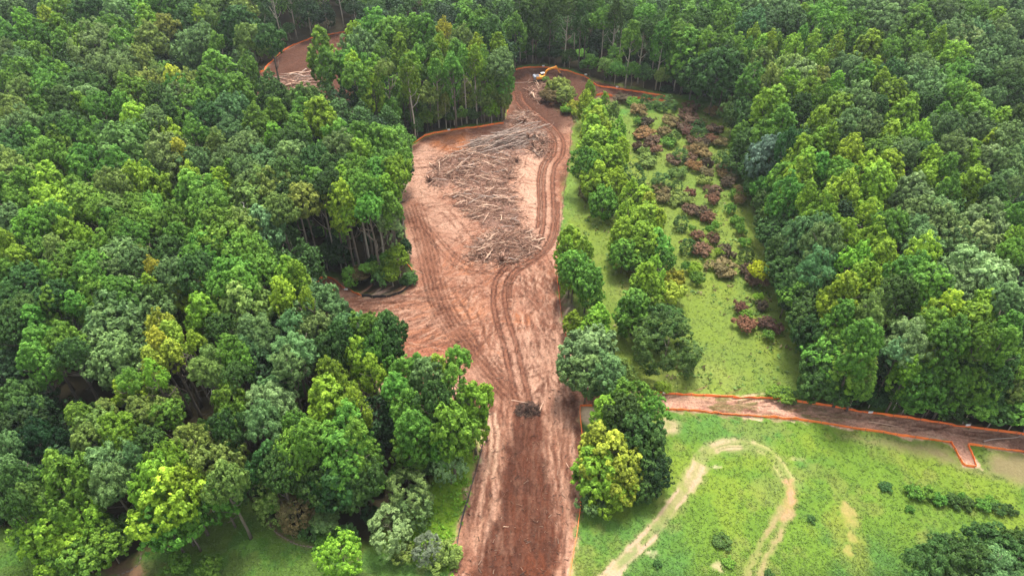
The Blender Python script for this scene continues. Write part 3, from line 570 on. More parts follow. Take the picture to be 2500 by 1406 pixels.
crowns((700, 926), Q, 19, """330,150,330,p3 250,100,230,p3 400,60,200,p3 470,160,200,p3 430,300,300,p2 200,330,200,p2 320,420,280,p2 500,430,280,p2 380,560,380,p2 560,640,260,b1,14 300,720,300,b1,13 480,760,260,b1,11 160,640,250,b1,14 100,440,220,b2
80,560,200,b2,14 800,60,230,p2 860,180,250,p2 900,330,280,p2 830,480,250,p2,14 1050,120,220,b1 1150,260,260,b2 1080,380,250,b2,14 1330,140,220,p3 1400,100,130,p3,15 1320,260,210,p3,13 1180,420,220,b2,10 1160,580,190,bL,9
870,800,270,c4,9 900,900,230,c4,7 730,1060,270,cL,7 1000,1200,190,cS,4.5 830,1240,150,s5,3 1130,1270,190,s5,3 270,1010,170,s4,5 70,930,230,cA,7""")
crowns((700, 560), Q, 20, """280,1000,200,p3 520,880,220,p3 600,960,180,p3 830,1000,220,p2 900,960,150,p2 1090,930,120,p6 1230,900,170,n2 1000,1000,200,b4 1200,1100,220,p2 450,680,250,b4 560,720,250,n2 740,700,200,b1 700,820,220,b1 300,850,200,b1 620,850,220,b2""")
crowns((700, 560), Q, 13, "2060,120,220,p3 2050,250,200,b2 2160,330,180,b2 2180,450,150,b2,9 2050,640,130,p3,7 2240,600,150,p3,10 2200,680,200,p3,9 2190,880,330,bL,13 2300,1000,250,b4,12 2150,1040,250,b4,11 2390,1010,150,b5,6")
crowns((1380, 926), Q, 13, "480,110,260,b2 620,200,200,b2,11 430,260,230,b1 520,380,280,b1,12 590,500,250,b1,10 620,640,220,bK,8 290,220,200,p3,11 230,420,220,p6,11 330,560,330,b6,11 250,650,300,b3,9 400,680,250,b6,9 330,790,230,b3,7 480,660,120,b3,7 560,740,200,b1,6 180,870,180,s4,4")
crowns((1200, 100), .2063, 13, "1160,540,190,p3 1150,680,250,p3 1350,680,200,p3,10 1250,850,350,p3 1450,800,200,p5,10 1330,900,300,p3 1200,1010,350,p3 1500,1000,250,p3,11 1450,1190,350,p3 1150,1220,300,p3 1550,1250,250,p3 1250,1350,350,p3", .98)
crowns((1300, 240), .3271, 13, """480,180,280,p3 620,330,230,p3 480,330,300,p3 400,450,220,b2 560,480,280,p3 650,430,180,p3 480,600,300,b3,11 620,610,200,b3,11 750,590,220,c1,9 530,760,220,b2,9 400,700,150,sA,4 740,660,180,p3 800,780,280,p3 870,760,150,p6
700,850,200,p3 850,900,300,p3 940,880,150,p3 700,980,250,p3 800,1050,280,p3 680,1150,220,b2,9 900,1100,280,b2,9 780,1180,220,b2,8 900,1230,200,p3 870,1310,220,p3 1060,1340,170,s6,5 1000,1200,150,b2,8 300,1020,220,p3 270,1120,230,p3
380,1100,170,p3 280,1290,180,p3,10 400,1330,150,b2,8""", .98)
crowns((1380, 700), 1.0, 12.5, "250,135,130,c1,12.5 170,50,90,p2,12 200,-10,80,p3,12 240,90,90,b1,9 255,15,60,s6,6")
crowns((1800, 500), Q, 22, """300,60,180,b2 600,60,250,b3 930,70,230,p3 800,170,170,p3 560,170,260,b4 420,260,230,n4 620,250,250,n4 340,320,200,n4 330,430,200,n4,17 600,420,240,n4 560,520,230,n4 450,570,250,n1,16 540,650,250,n1 380,580,180,n1,12
860,380,250,p3 1010,240,260,p3 1060,330,180,p3 880,540,260,p3 780,610,250,p3 960,560,200,p3 1110,110,180,b2 1260,180,240,b4 1300,60,200,b4 1450,110,260,b4 1800,160,300,bL 1480,200,250,b4 1330,270,200,b4 1700,300,300,bL
1600,290,250,b4 1280,370,320,p3 1250,490,240,b2 1330,580,300,b2 1150,620,220,b1 1440,500,130,b4 1700,500,350,bL 1850,560,300,bL 1600,560,250,bL 1930,650,200,b4 1740,740,260,p3 1480,750,280,p3 1650,850,350,p3 1400,850,250,p2
1550,960,300,p2 1780,900,180,p2 1980,860,180,p2 1930,960,200,p2 740,780,220,p2 640,790,200,p2,18 970,760,260,n5 920,960,280,p2 680,900,200,p3,17 700,1000,250,p2,15 800,1100,260,p2,15 640,1130,250,b1,12 600,1250,220,b1,9 900,1160,200,p2,14
1210,960,300,nL,20 1350,1120,220,p3,16 1250,1150,200,p3,15 1380,1250,230,b2,13 1550,1250,240,p2,14 1700,1240,220,b2,14 1850,1150,260,b1,16 1950,1280,220,p5,13 1450,1330,200,b1,10 1800,1330,200,b1,10 2000,1100,160,b2,16
1950,80,200,b2 2000,230,150,p3 1980,330,160,b2""")
crowns((1660, 0), Q, 22.5, """70,180,260,p2 60,340,250,p2 200,300,180,p2 310,100,260,b2 250,60,150,p2 340,320,130,p2 100,500,220,b1,16 280,500,260,b1 350,400,160,b1 230,680,150,s2,4 560,90,180,b4 660,70,230,b4 520,150,150,b4 690,170,180,b4 800,130,150,b4
890,80,110,p3 1000,120,160,b2 1150,110,110,p3 1260,140,140,b2 1370,90,160,b4 1450,160,200,b4 1540,90,200,b4 550,220,110,p3 430,310,130,p2 490,350,140,p2 630,270,110,p3 700,270,80,p2 600,350,170,p3 580,440,200,p5 540,530,200,p2
780,330,160,p3 880,230,100,p2 850,300,100,p3 950,310,160,p3 1020,420,120,p3 1050,210,160,p2 1170,210,150,p2 1130,300,130,p3 1330,370,250,p3 1290,250,150,p2 1390,470,130,p3 1330,550,200,p2 1440,540,120,p3 780,490,210,b5
680,570,160,b5 870,550,250,bL 760,600,200,b3 1000,560,130,b5 920,460,120,p2 920,620,200,p3 1070,650,150,p2 1120,570,120,p3 1200,490,200,b4 1510,330,130,b2 1530,500,140,b1 1680,330,160,b2 1680,120,180,b2 1660,180,200,b2
1740,220,180,b2 1860,250,130,p3 1780,380,100,p3 1950,430,230,b3 1990,530,180,b2 1720,480,180,b4 2000,210,180,b4 2100,250,200,b4 2040,310,220,bL 2250,250,200,b4 2290,340,200,b4 2170,400,200,b4 2200,480,220,b4 2130,560,170,b1
2300,560,190,b1 2400,480,120,b4 2350,650,170,b1 2270,700,120,b4 2400,150,150,b4 2270,120,110,p3 2150,100,150,b2 2050,60,150,b2 1920,60,160,b4 1800,40,160,b2 1700,40,150,b4 1250,40,180,b4 1050,40,160,b2 2250,50,130,b4
2380,60,150,b4 2450,350,100,b4 690,760,260,p3 620,700,150,p3 740,850,200,p2 850,760,150,b1 450,960,170,p2 580,960,170,p2 500,1040,180,b2 400,800,170,b1 530,830,180,b1 780,980,150,b1 620,1090,230,bS 450,1150,200,b1,16
540,1260,180,b1,16 1090,830,290,p3 1000,860,180,p3 1260,690,180,b4 1330,730,150,b4 1530,680,230,p3 1640,760,180,p3 1570,830,230,p3 1430,760,150,b1 1700,600,200,b4 1800,650,250,b4 1750,720,170,b1 1960,640,170,b2 1880,790,120,p2
2060,740,250,p3 2120,800,200,b2 2300,870,170,p3 2400,820,120,b1 1270,880,200,b4 1360,900,150,b4 1050,990,220,p3 970,1000,200,p3 880,1070,180,p3 1220,1030,160,p3 1480,980,220,p3 1740,930,170,p3 1640,950,150,p3 1910,900,180,b4
2090,930,230,b4 2370,970,160,b4 1600,1080,180,b4 1450,1090,240,b2 1750,1080,160,b1 1960,1030,180,b4 2230,1010,180,p3 1800,1130,170,p3 2060,1160,320,p3 2240,1120,160,bL 2360,1150,180,b4 1920,1200,180,p2 1800,1240,180,p3
900,1170,200,p3 850,1250,220,p3 720,1240,180,p2 1000,1160,140,p2 1110,1220,200,b2 1330,1230,250,p3 1500,1200,230,p3 1400,1330,300,p3 1200,1330,220,p3 620,1330,150,b2 800,1350,230,p2 950,1370,150,p3 1080,1380,130,p3
1640,1370,220,bL 1750,1310,150,p3 1860,1370,180,p3 2100,1300,250,p3 2330,1300,170,b4 2260,1380,150,b1 2430,1100,100,b4 2420,1300,100,b4 1950,1330,150,p2""")
crowns((20, 34), 1.0, 9.5, "2340,1340,120,n1,11 2400,1300,110,n1,10 2250,1350,100,n1,9.5 2460,1340,110,n1,9.5 2330,1410,150,n1,8.5 2440,1410,150,n1,8.5 2240,1400,90,n1,8 2290,1310,90,n1,9 2400,1360,110,n4,11.5 2460,1290,70,n1,9")
bases(24, """1340,158,7,p1 1378,162,6,b1 1412,166,7,p1 1466,170,8,b2,22 1526,214,8,p2,23 1300,154,7,b1 1270,152,6,p1 1425,150,6,b1 1556,205,7,b1 1600,220,8,p2,24 1645,222,8,b2,23 1700,228,8,b1,22 1745,230,8,p2,23 1590,190,8,p1 1490,178,7,p1 1650,200,8,b1
1350,140,7,b1 1400,145,7,b1 1290,135,7,p1 1450,140,7,p2 1510,160,7,b1 1560,170,8,b2 1620,175,8,p2 1690,190,8,b1 1740,195,9,p2
1015,338,6,p3 1008,332,5,p2 1055,318,6,b5,15 1072,312,6,p2 1110,306,7,p2 1140,302,6,p2 1165,303,6,p3 1178,299,5,p2 1216,296,7,b4,21 885,312,7,p3 930,338,6,p3 968,345,6,p2,14 1090,315,4,p5,12 1200,300,5,p5,14 1225,270,5,bL,16
785,666,7,b5 868,672,7,p3 905,652,6,b2 898,642,6,p2 845,655,6,b1 820,640,7,b1 940,640,6,p2 965,660,6,pL,18 980,690,5,b3,10 760,640,7,b1 740,600,7,b1
622,170,6,b5 655,135,6,b1 690,110,7,b1 725,95,7,p1 760,82,7,b1 800,72,7,b2 840,68,7,b1 870,66,7,p1 640,120,7,b1 680,80,7,b1 730,70,7,p1 600,160,7,b1
2050,978,6,b5,14 2130,985,6,nL,17""")
bases(13, "1892,690,8,b1 1908,740,8,b1 1928,790,8,b2 1948,845,8,b1 1968,900,8,b1 1990,950,8,b2 1872,640,8,b1 1815,420,8,b1 1835,480,8,b1 1800,340,8,b1")
bases(8.5, """1795,300,6,b1 1808,345,6,b1 1820,400,6.5,b1 1832,450,6,bK 1838,500,6.5,b1 1852,545,6,b1 1862,590,6.5,b1,9 1876,632,6,bK 1890,668,6.5,b1 1905,705,6,b1 1918,745,6.5,b1,7 1935,790,6,bK 1950,830,6.5,b1 1968,880,6,b1,7 1985,925,6.5,b2,7 1996,962,6,b1,6
2030,985,6,b1,6 2075,992,5,bK,6 2200,1012,6,b2,7 2250,1020,6.5,b2,8 2300,1028,6,b1,7 2350,1034,7,p2,9 2410,1044,6.5,b1,7 2460,1052,7,b2,8 2180,1000,5,b1,6 2500,1050,7,b1,9 2120,995,5,bK,5
1285,152,5,b1,7 1318,156,5,b1,6 1355,160,5,bK,7 1390,167,5,b1,7 1440,187,5,b2,8 1475,202,5,b5,9 1500,208,5,b2,8 1540,214,5,b2,9 1570,216,6,b1,8 1610,222,5,b5,8 1660,226,6,b1,8 1710,231,6,b2,8 1760,236,6,b1,9 1785,240,6,bK,8
1020,332,4,b1,6 1045,320,4,b2,7 1100,312,4,b1,6 1128,308,4,b2,6 1155,303,4,b1,5 1195,300,4,b5,7 900,320,5,b1,8 950,350,5,b2,8 800,660,5,b1,7 835,662,5,bK,8 880,690,4,bA,4 925,690,4,b2,6 960,700,4,b3,6 640,150,5,b1,7 670,125,5,bK,7 710,100,5,b1,7 780,76,5,b1,7""")
# shrubs of the overgrown nursery rows
SHRUBS = """670,20,130,D 760,50,120,2 850,20,100,D 990,60,170,1 800,110,130,A 840,190,110,D 790,180,80,2 820,280,150,O 880,330,130,R 800,370,100,D 920,390,90,R 830,410,90,5 860,490,150,5 1030,190,130,A 980,260,100,A 1060,290,90,1 1010,340,110,2
1180,90,130,D 1150,140,120,R 1210,190,130,R 1160,260,100,X 1240,270,120,D 1200,330,120,D 1350,130,140,D 1360,240,110,R 1330,310,100,R 1400,340,100,D 1100,420,110,1 1050,470,110,R 1190,400,120,D 1280,420,110,D 1200,520,120,O 1300,560,110,O
1080,570,130,5 1180,460,100,R 960,620,130,D 970,700,130,D 980,750,110,A 1080,650,90,1 1170,710,90,X 1110,780,170,5 1180,840,120,R 1260,850,120,D 1310,900,110,R 1110,920,110,1 1190,970,60,2 1320,980,60,2 1370,950,70,2 1280,620,110,5
1340,700,120,R 1340,760,100,R 1440,570,110,D 1460,640,110,D 1510,720,90,2 1400,440,90,D 1480,480,90,5 1550,760,90,D 1230,1030,90,R 1350,1050,90,R 1160,1100,110,D 1260,1150,150,R 1400,1150,80,3 1450,1150,130,D 1400,1290,200,D
1600,1170,110,D 1620,1290,130,D 1730,1370,80,R 1640,1360,100,D 1210,1280,110,3 1150,1260,80,2 1480,830,80,2 1530,910,90,2 1560,980,90,2 1580,1080,90,2 1230,1350,120,2 1700,60,90,1 1240,200,90,D 1280,330,90,D 1120,200,90,D 1420,520,90,D 1490,590,80,D 1540,690,80,D 1130,240,100,R 1250,370,100,D 1300,490,90,D"""
for e in SHRUBS.split():
    a = e.split(','); q = random.random(); a[3] = ('A' if q < .30 else '1' if q < .42 else 'R' if q < .55 else 'D') if a[3] == 'D' else a[3]; k = {'1': 'c', '5': 's'}.get(a[3], 's')
    crowns((1300, 240), .3271, 3.2, f"{a[0]},{a[1]},{a[2]},{k}{a[3]},{2.7 if k == 's' else 4.2}", 1.1)
crowns((1300, 240), .3271, 5, "1695,1275,130,bY,6.5", 1.1, .95)
crowns((1800, 500), Q, 2.4, "210,850,110,sX 280,885,90,sX 170,720,90,sD 50,860,150,sR 20,730,100,sX 150,660,70,s3 220,930,80,s2 300,1365,170,s2,2.2 370,1375,110,s1,1.8 70,790,90,s2", 1.1)
crowns((1200, 100), .2063, 5, "780,560,230,s5,6 880,640,200,b5,6 690,680,200,sA,4.5 980,780,130,s6,4 900,830,150,s3,3 640,640,120,sA,4 1000,860,100,s3,3 640,450,70,s5,4", 1.2)
crowns((1880, 926), Q, 2, "1030,810,120,s2,1.8 1120,800,110,s2,2 1210,850,100,s2,1.6 1320,870,110,s1,1.5 1420,890,100,s1,1.5 1520,900,100,s2,1.4 1620,920,100,s1,1.3 1720,930,90,s1,1.3 830,770,90,s1,.8 1000,930,60,s2,.8 300,1000,60,s1,.7 1380,840,70,s2,1.5 1580,870,80,s2,1.4", 1.1)
crowns((1380, 926), Q, 1, "1120,1160,130,s1,1.0 1170,1300,90,s2,.9 660,1320,60,s1,.8 690,70,120,s3,1.4 1460,1390,70,s1,.9", 1.1)

# ------------------------------------------------------------------ labels that single each plant out
MARKS = [(ground(a, b), t) for a, b, t in [
    (1320,188,'the yellow excavator'), (730,215,'the far brush heap'), (700,125,'the far clearing fence'), (1240,380,'the long grey trunk pile'), (1120,420,'the tangled log field'), (1230,600,'the lower brush heap'),
    (1120,312,'the fence below the tall stand'), (900,722,'the black silt fence pocket'), (800,680,'the small orange fence bend'), (1285,997,'the dark soil mound'), (1432,1010,'the straw patch'), (1800,1090,'the gravel loop'),
    (1930,1220,'the bare orange soil streak'), (2350,1110,'the fence spur'), (1900,1000,'the fenced cross strip'), (2350,1060,'the dark end of the cross strip'), (1730,400,'the rusty shrub rows'), (1860,655,'the vivid yellow bush'),
    (1630,850,'the big dark cone by the meadow'), (475,1150,'the bare white tree'), (590,640,'the dead snag'), (600,1320,'the shaded lawn'), (50,1340,'the corner lawn'), (1140,1200,'the bright verge'), (300,1385,'the curved bed edge'),
    (2400,1380,'the corner pines'), (1700,240,'the dark far wood edge'), (2130,985,'the leaning pine'), (1450,950,'the pale round tree by the road'), (420,190,'the golden crown'), (1340,320,'the bend in the wheel tracks'),
    (0,520,'the frame edge woods'), (2500,520,'the misty woods'), (2300,60,'the hazy skyline woods'), (300,60,'the far woodland')]]
MK = np.array([m_[0] for m_ in MARKS])
DIRW = ['right of', 'behind and right of', 'behind', 'behind and left of', 'left of', 'in front and left of', 'in front of', 'in front and right of']
USED = {}
def place_words(x, y, rank=0):
    d = np.hypot(MK[:, 0] - x, MK[:, 1] - y); i = int(np.argsort(d)[rank]); a = math.degrees(math.atan2(y - MK[i, 1], x - MK[i, 0])) % 360
    dd = d[i]; far_ = 'close' if dd < 9 else 'a little way' if dd < 18 else 'some way' if dd < 30 else 'well' if dd < 45 else 'far' if dd < 65 else 'very far'
    return f"{far_} {DIRW[int(((a + 22.5) % 360) // 45)]} {MARKS[i][1]}"
def unique_label(heads, x, y):
    for r in range(3):
        for h_ in heads:
            t = f"{h_} {place_words(x, y, r)}"
            if len(t.replace('-', ' ').split()) <= 16 and t not in USED: USED[t] = 1; return t
    t = f"{heads[0]} {place_words(x, y)}"; USED[t] = USED.get(t, 0) + 1; return t
KINDN = {'o': ('oak_tree', 'tree'), 'b': ('broadleaf_tree', 'tree'), 'p': ('poplar_tree', 'tree'), 'n': ('pine_tree', 'tree'), 'c': ('cedar_tree', 'tree'), 's': ('shrub', 'shrub')}
FORMS = {'b': ['round crowned tree', 'domed broadleaf tree', 'billowing broadleaf tree'], 'p': ['tall pointed poplar', 'upright feathery poplar', 'slender crowned poplar'], 'n': ['tufted pine', 'rounded pine', 'puffy needled pine'], 'c': ['dense conical tree', 'cone shaped evergreen', 'compact evergreen'], 's': ['low bush', 'spreading shrub', 'leafy bush']}
def size_word(W, k):
    if k in 'sc': return 'small' if W < 3 else 'broad' if W > 5.5 else 'medium'
    return 'small' if W < 6 else 'narrow' if W < 8 else 'large' if W > 12.5 else 'broad' if W > 10.5 else 'middling'
GRP = {'o': 'oak trees of the woods', 'b': 'broadleaf trees of the woods', 'p': 'poplar trees of the woods', 'n': 'pine trees of the woods', 'c': 'evergreens along the clearing', 's': 'bushes on the open ground'}
rt = random.Random(5)
count = {}
for T in TREES:
    k, c, x, y, h, W, Hc = T[:7]; edge = len(T) > 7
    if not edge and k in 'bpn' and h > 12: x += rt.gauss(0, .4); y += rt.gauss(0, .4)
    count[k] = count.get(k, 0) + 1
    if not edge and k in 'bpn' and (x > 20 or y < 92) and edge_dist(FOREST, np.array([x]), np.array([y]))[0] < 9: Hc = max(Hc, min(h * .70, W * 1.7))
    nm, cat = KINDN['o' if k == 'b' and c in '45LS' else k]; heads = [f"{CW[c]} {f_}" for f_ in FORMS[k]]; heads += [f"{size_word(W, k)} {q}" for q in heads]
    z0 = gz(x, y) - .05
    o = thing(nm, unique_label(heads, x, y), cat, (x, y, z0), rt.uniform(0, 6.28), GRP['o' if nm == 'oak_tree' else k])
    v = rt.randrange(NV[k]); cr = link("crown", CR[k, v], o, (0, 0, h - Hc / 2))
    sxy = W / 9.0; cr.scale = (sxy * rt.uniform(.93, 1.07), sxy * rt.uniform(.93, 1.07), Hc / HH0[k]); cr.rotation_euler = (rt.gauss(0, .05), rt.gauss(0, .05), 0)
    p = np.array(PALETTE[c]); j = rt.gauss(0, .13); hue = rt.gauss(0, .10)
    p = p * (1 + j) * np.array([1 + hue, 1, 1 - hue * .5]); cr.color = (*np.clip(p, .004, .8), 1)
    if k in 'bpn':
        t = link("trunk", rt.choice(TRK[1 if edge and rt.random() < .75 else 0]), o); s = h / 22.0 if k != 'n' else h / 22
        th = max(.35, min(1.25, s * (.75 if edge else 1.0))); t.scale = (th, th, s)
        if k in 'bp' and not edge: t.scale = (th, th, s * .93)
    else:
        mbk = TRK[0][rt.randrange(4)]; t = link("stem", mbk, o); t.scale = (.18 * W / 4, .18 * W / 4, h / 22 * .85)
print("skipped", SKIP); print("trees", count, "repeated labels", sum(1 for q in USED.values() if q > 1))

# ------------------------------------------------------------------ undergrowth and understorey between the trees (one mass)
tx = np.array([(t[2], t[3], t[5]) for t in TREES])
def fill_points(n, poly, mind, keep_off, clear=False):
    lo, hi = poly.min(0), poly.max(0); out = []
    lo = np.maximum(lo, [-330, 45]); hi = np.minimum(hi, [330, 330]); k = 0
    C = RNG.uniform(lo, hi, (n * 2, 2)); C = C[np.abs(C[:, 0]) < (C[:, 1] * CP + CAMH * SP) * .80 + 14][:n]
    C = C[inside(poly, C[:, 0], C[:, 1])]; C = C[~inside(DIRT2, C[:, 0], C[:, 1])]
    for q in ((3, 7, 11, 15) if clear else ()):
        B = C * (1 + q / np.linalg.norm(C, axis=1))[:, None]; ok = ~(inside(DIRT, B[:, 0], B[:, 1]) | inside(DIRT2, B[:, 0], B[:, 1])); C = C[ok]
    C = C[np.hypot(tx[:, 0][:, None] - C[:, 0], tx[:, 1][:, None] - C[:, 1]).min(0) > keep_off]
    A = np.full((len(C), 2), 1e6); m_ = 0
    for p in C:
        if m_ and ((A[:m_] - p) ** 2).sum(1).min() < mind * mind: continue
        A[m_] = p; m_ += 1
    return A[:m_]
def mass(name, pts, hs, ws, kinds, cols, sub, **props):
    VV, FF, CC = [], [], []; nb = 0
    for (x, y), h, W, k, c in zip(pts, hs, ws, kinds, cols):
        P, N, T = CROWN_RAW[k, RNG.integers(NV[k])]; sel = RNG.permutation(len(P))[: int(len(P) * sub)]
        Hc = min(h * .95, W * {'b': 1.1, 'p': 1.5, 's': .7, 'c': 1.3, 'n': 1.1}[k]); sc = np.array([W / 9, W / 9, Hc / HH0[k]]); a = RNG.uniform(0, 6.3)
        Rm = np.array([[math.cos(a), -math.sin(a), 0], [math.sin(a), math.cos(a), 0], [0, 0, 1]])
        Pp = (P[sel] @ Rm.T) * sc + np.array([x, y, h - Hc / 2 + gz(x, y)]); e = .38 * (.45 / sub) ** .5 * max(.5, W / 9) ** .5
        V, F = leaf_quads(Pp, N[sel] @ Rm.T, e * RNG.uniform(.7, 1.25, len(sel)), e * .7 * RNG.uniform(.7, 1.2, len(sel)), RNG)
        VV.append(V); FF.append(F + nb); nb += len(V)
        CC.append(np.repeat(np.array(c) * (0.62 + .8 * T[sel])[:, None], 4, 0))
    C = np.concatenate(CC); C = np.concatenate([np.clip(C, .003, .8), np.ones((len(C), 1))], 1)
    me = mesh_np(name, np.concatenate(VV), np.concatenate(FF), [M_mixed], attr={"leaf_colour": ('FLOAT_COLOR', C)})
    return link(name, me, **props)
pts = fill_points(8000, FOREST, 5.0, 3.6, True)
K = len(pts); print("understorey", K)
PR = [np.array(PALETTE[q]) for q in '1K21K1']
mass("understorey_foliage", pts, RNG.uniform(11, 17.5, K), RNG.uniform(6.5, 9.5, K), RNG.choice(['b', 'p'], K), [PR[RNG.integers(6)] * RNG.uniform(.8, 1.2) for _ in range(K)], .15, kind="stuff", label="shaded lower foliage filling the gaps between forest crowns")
pts = fill_points(9000, FOREST, 3.0, 1.8); 
d_ = edge_dist(FOREST, pts[:, 0], pts[:, 1]); pts = pts[(d_ < 26) & (pts[:, 1] < 300)]; K = len(pts); print("undergrowth", K)
mass("undergrowth", pts, RNG.uniform(1.2, 6.5, K), RNG.uniform(2.2, 5, K), RNG.choice(['s', 'b', 'p'], K), [PR[RNG.integers(6)] * RNG.uniform(.8, 1.5) for _ in range(K)], .12, kind="stuff", label="saplings and brush along the woodland edge")

# ------------------------------------------------------------------ grass tufts and meadow weeds
def scatter_mass(name, n, polys, test, size, colf, label, blades=4, up=1.3):
    lo = np.array([-95., 52.]); hi = np.array([112., 262.])
    u = RNG.random(n); p = np.stack([RNG.uniform(lo[0], hi[0], n), lo[1] + (hi[1] - lo[1]) * u ** 1.7], 1)
    ii = np.clip(np.searchsorted(gx, p[:, 0]), 0, nx - 1); jj = np.clip(np.searchsorted(gy, p[:, 1]), 0, ny - 1)
    ok = test(ii, jj) & (np.abs(p[:, 0]) < (p[:, 1] * CP + CAMH * SP) * .78 + 3); p = p[ok]; ii = ii[ok]; jj = jj[ok]
    k = len(p); base = Ccol[jj, ii]; zz = H[jj, ii]
    s = RNG.uniform(*size, k)
    P = np.repeat(np.c_[p, zz], blades, 0) + np.c_[RNG.normal(0, 1, (k * blades, 2)) * np.repeat(s, blades)[:, None] * .45, np.repeat(s, blades) * RNG.uniform(.1, .5, k * blades)]
    N = RNG.normal(0, 1, (k * blades, 3)) * .6 + np.array([0, 0, up]); sz = np.repeat(s, blades)
    V, F = leaf_quads(P, N, sz * RNG.uniform(.7, 1.2, k * blades), sz * .5 * RNG.uniform(.7, 1.2, k * blades), RNG)
    C = colf(base, k); C = np.repeat(C, blades, 0) * RNG.uniform(.88, 1.14, (k * blades, 1)); C = np.repeat(C, 4, 0)
    C = np.concatenate([np.clip(C, .003, .8), np.ones((len(C), 1))], 1)
    link(name, mesh_np(name, V, F, [M_mixed], attr={"leaf_colour": ('FLOAT_COLOR', C)}), kind="stuff", label=label); print(name, k)
forest_m = soft(FOREST, 2.0) * (1 - lawn_m)
green = (Ccol[..., 1] > Ccol[..., 0] * 1.12)
scatter_mass("grass_tufts", 120000, None, lambda i, j: green[j, i] & (bare[j, i] < .3) & (forest_m[j, i] < .5), (.16, .36), lambda b_, k: b_ * RNG.uniform(1.0, 1.3, (k, 1)), "short tufted grass over the fields and verges")
meadow = soft(G([(1400,280),(1790,250),(1830,480),(1900,680),(1960,850),(1980,960),(1600,950),(1500,900),(1420,600)]), 3)
scatter_mass("meadow_weeds", 12000, None, lambda i, j: (RNG.random(len(i)) < meadow[j, i] * sstep(.42, .62, n1[j, i]) * .8), (.4, 1.1), lambda b_, k: np.where(RNG.random((k, 1)) < .7, np.array([[.12, .21, .045]]), np.array([[.19, .16, .07]])) * RNG.uniform(.7, 1.3, (k, 1)), "rank weeds and seedlings in the overgrown meadow", 5, .5)
verge = soft(STRIPG, 1.0)
scatter_mass("verge_weeds", 30000, None, lambda i, j: RNG.random(len(i)) < verge[j, i] * .9, (.3, .8), lambda b_, k: np.array([[.15, .31, .024]]) * RNG.uniform(.7, 1.3, (k, 1)), "rank bright weeds on the verge beside the cleared strip", 5, .6)

# ------------------------------------------------------------------ felled wood
def log_mesh(seed, m_, L=8.0, r=.2, forks=2):
    rr = random.Random(seed); mb = MB(); n = 6; y = z = 0; P = []
    for k in range(n + 1):
        P.append((L * (k / n - .5), y, r + z)); y += rr.gauss(0, L * .018); z = max(-.05, z + rr.gauss(0.02, L * .010))
    mb.tube(P, [r * (1 - .65 * k / n) for k in range(n + 1)], 7)
    for k in range(forks):
        i = rr.randrange(2, n); p = Vector(P[i]); s = rr.choice([-1, 1]); l_ = L * rr.uniform(.15, .38)
        q = p + Vector((l_ * .6, s * l_ * .4, rr.uniform(0, l_ * .25))); q2 = p + Vector((l_, s * l_ * rr.uniform(.5, .8), rr.uniform(-.1, l_ * .35)))
        mb.tube([p, q, q2], [r * .45, r * .32, r * .12], 5)
    return mb.mesh("log", m_, True)
LOGM = [log_mesh(k, (M_wood, M_wood2, M_wood3, M_wood)[k % 4], 8.0, .17 + .05 * (k % 3), k % 4) for k in range(12)]
GREYL = [k for k in range(12) if k % 4 == 1]
stick_cache = {}
def heap_height(poly, x, y, hmax):
    d = float(edge_dist(poly, np.array([x]), np.array([y]))[0]); return hmax * min(1, d / 4.0) ** .8
HEAPS = [([(1055,385),(1240,330),(1330,330),(1270,400),(1258,470),(1285,540),(1312,600),(1275,640),(1150,642),(1175,585),(1120,530),(1095,470),(1045,452)], 0, 1700, 15, 1.2, (1, 2), .45, 0, '', 'whole log field'),
    # outline, logs, twigs, mean angle, spread, log lengths, heap height, grey share, label, heap name
    ([(1148,352),(1200,335),(1255,318),(1310,318),(1318,338),(1262,362),(1190,378),(1150,378)], 44, 900, 28, .13, (6, 12), 2.2, .9, "long grey trunk stacked in the windrow beside the wheel tracks", "long grey trunk pile"),
    ([(1050,405),(1090,378),(1140,372),(1180,385),(1160,430),(1095,455),(1050,450)], 48, 1500, 40, .8, (2, 5), 1.5, .1, "pale broken log tangled in the north-west corner of the log field", "tangled corner heap"),
    ([(1160,385),(1230,375),(1262,395),(1250,430),(1235,462),(1150,460),(1110,450),(1130,415)], 50, 1500, 10, .6, (2, 5.5), 1.3, .1, "splintered log strewn across the middle of the log field", "middle of the log field"),
    ([(1105,470),(1180,455),(1250,470),(1275,520),(1270,550),(1190,545),(1120,515)], 48, 1400, 5, .6, (2, 5), 1.2, .05, "sun-bleached log lying in the narrow waist of the log field", "waist of the log field"),
    ([(1140,610),(1185,578),(1240,562),(1295,572),(1308,600),(1285,628),(1200,642),(1150,636)], 34, 2000, 15, .7, (1.6, 4.5), 1.7, 0, "reddish branch in the fine brush heap inside the track bend", "lower brush heap"),
    ([(1285,330),(1330,335),(1340,370),(1320,388),(1295,375)], 12, 800, 60, 1.0, (1.5, 4), 1.6, 0, "short stub log among root balls by the wheel tracks", "root ball heap"),
    ([(1245,275),(1285,272),(1320,300),(1300,315),(1245,305)], 14, 700, 20, .6, (2, 6), 1.4, .4, "thin branch in the brush by the fence end", "brush by the fence end"),
    ([(1285,205),(1330,200),(1335,235),(1312,250),(1288,225)], 16, 500, 120, .8, (2, 6), 1.0, .2, "stripped branch on dark soil in front of the excavator", "brush before the excavator"),
    ([(652,205),(700,188),(760,182),(790,200),(780,235),(700,235)], 30, 1100, 25, .6, (4, 10), 1.8, .4, "bleached log in the far clearing brush heap", "far clearing brush heap")]
nlog = 0; rl = random.Random(9)
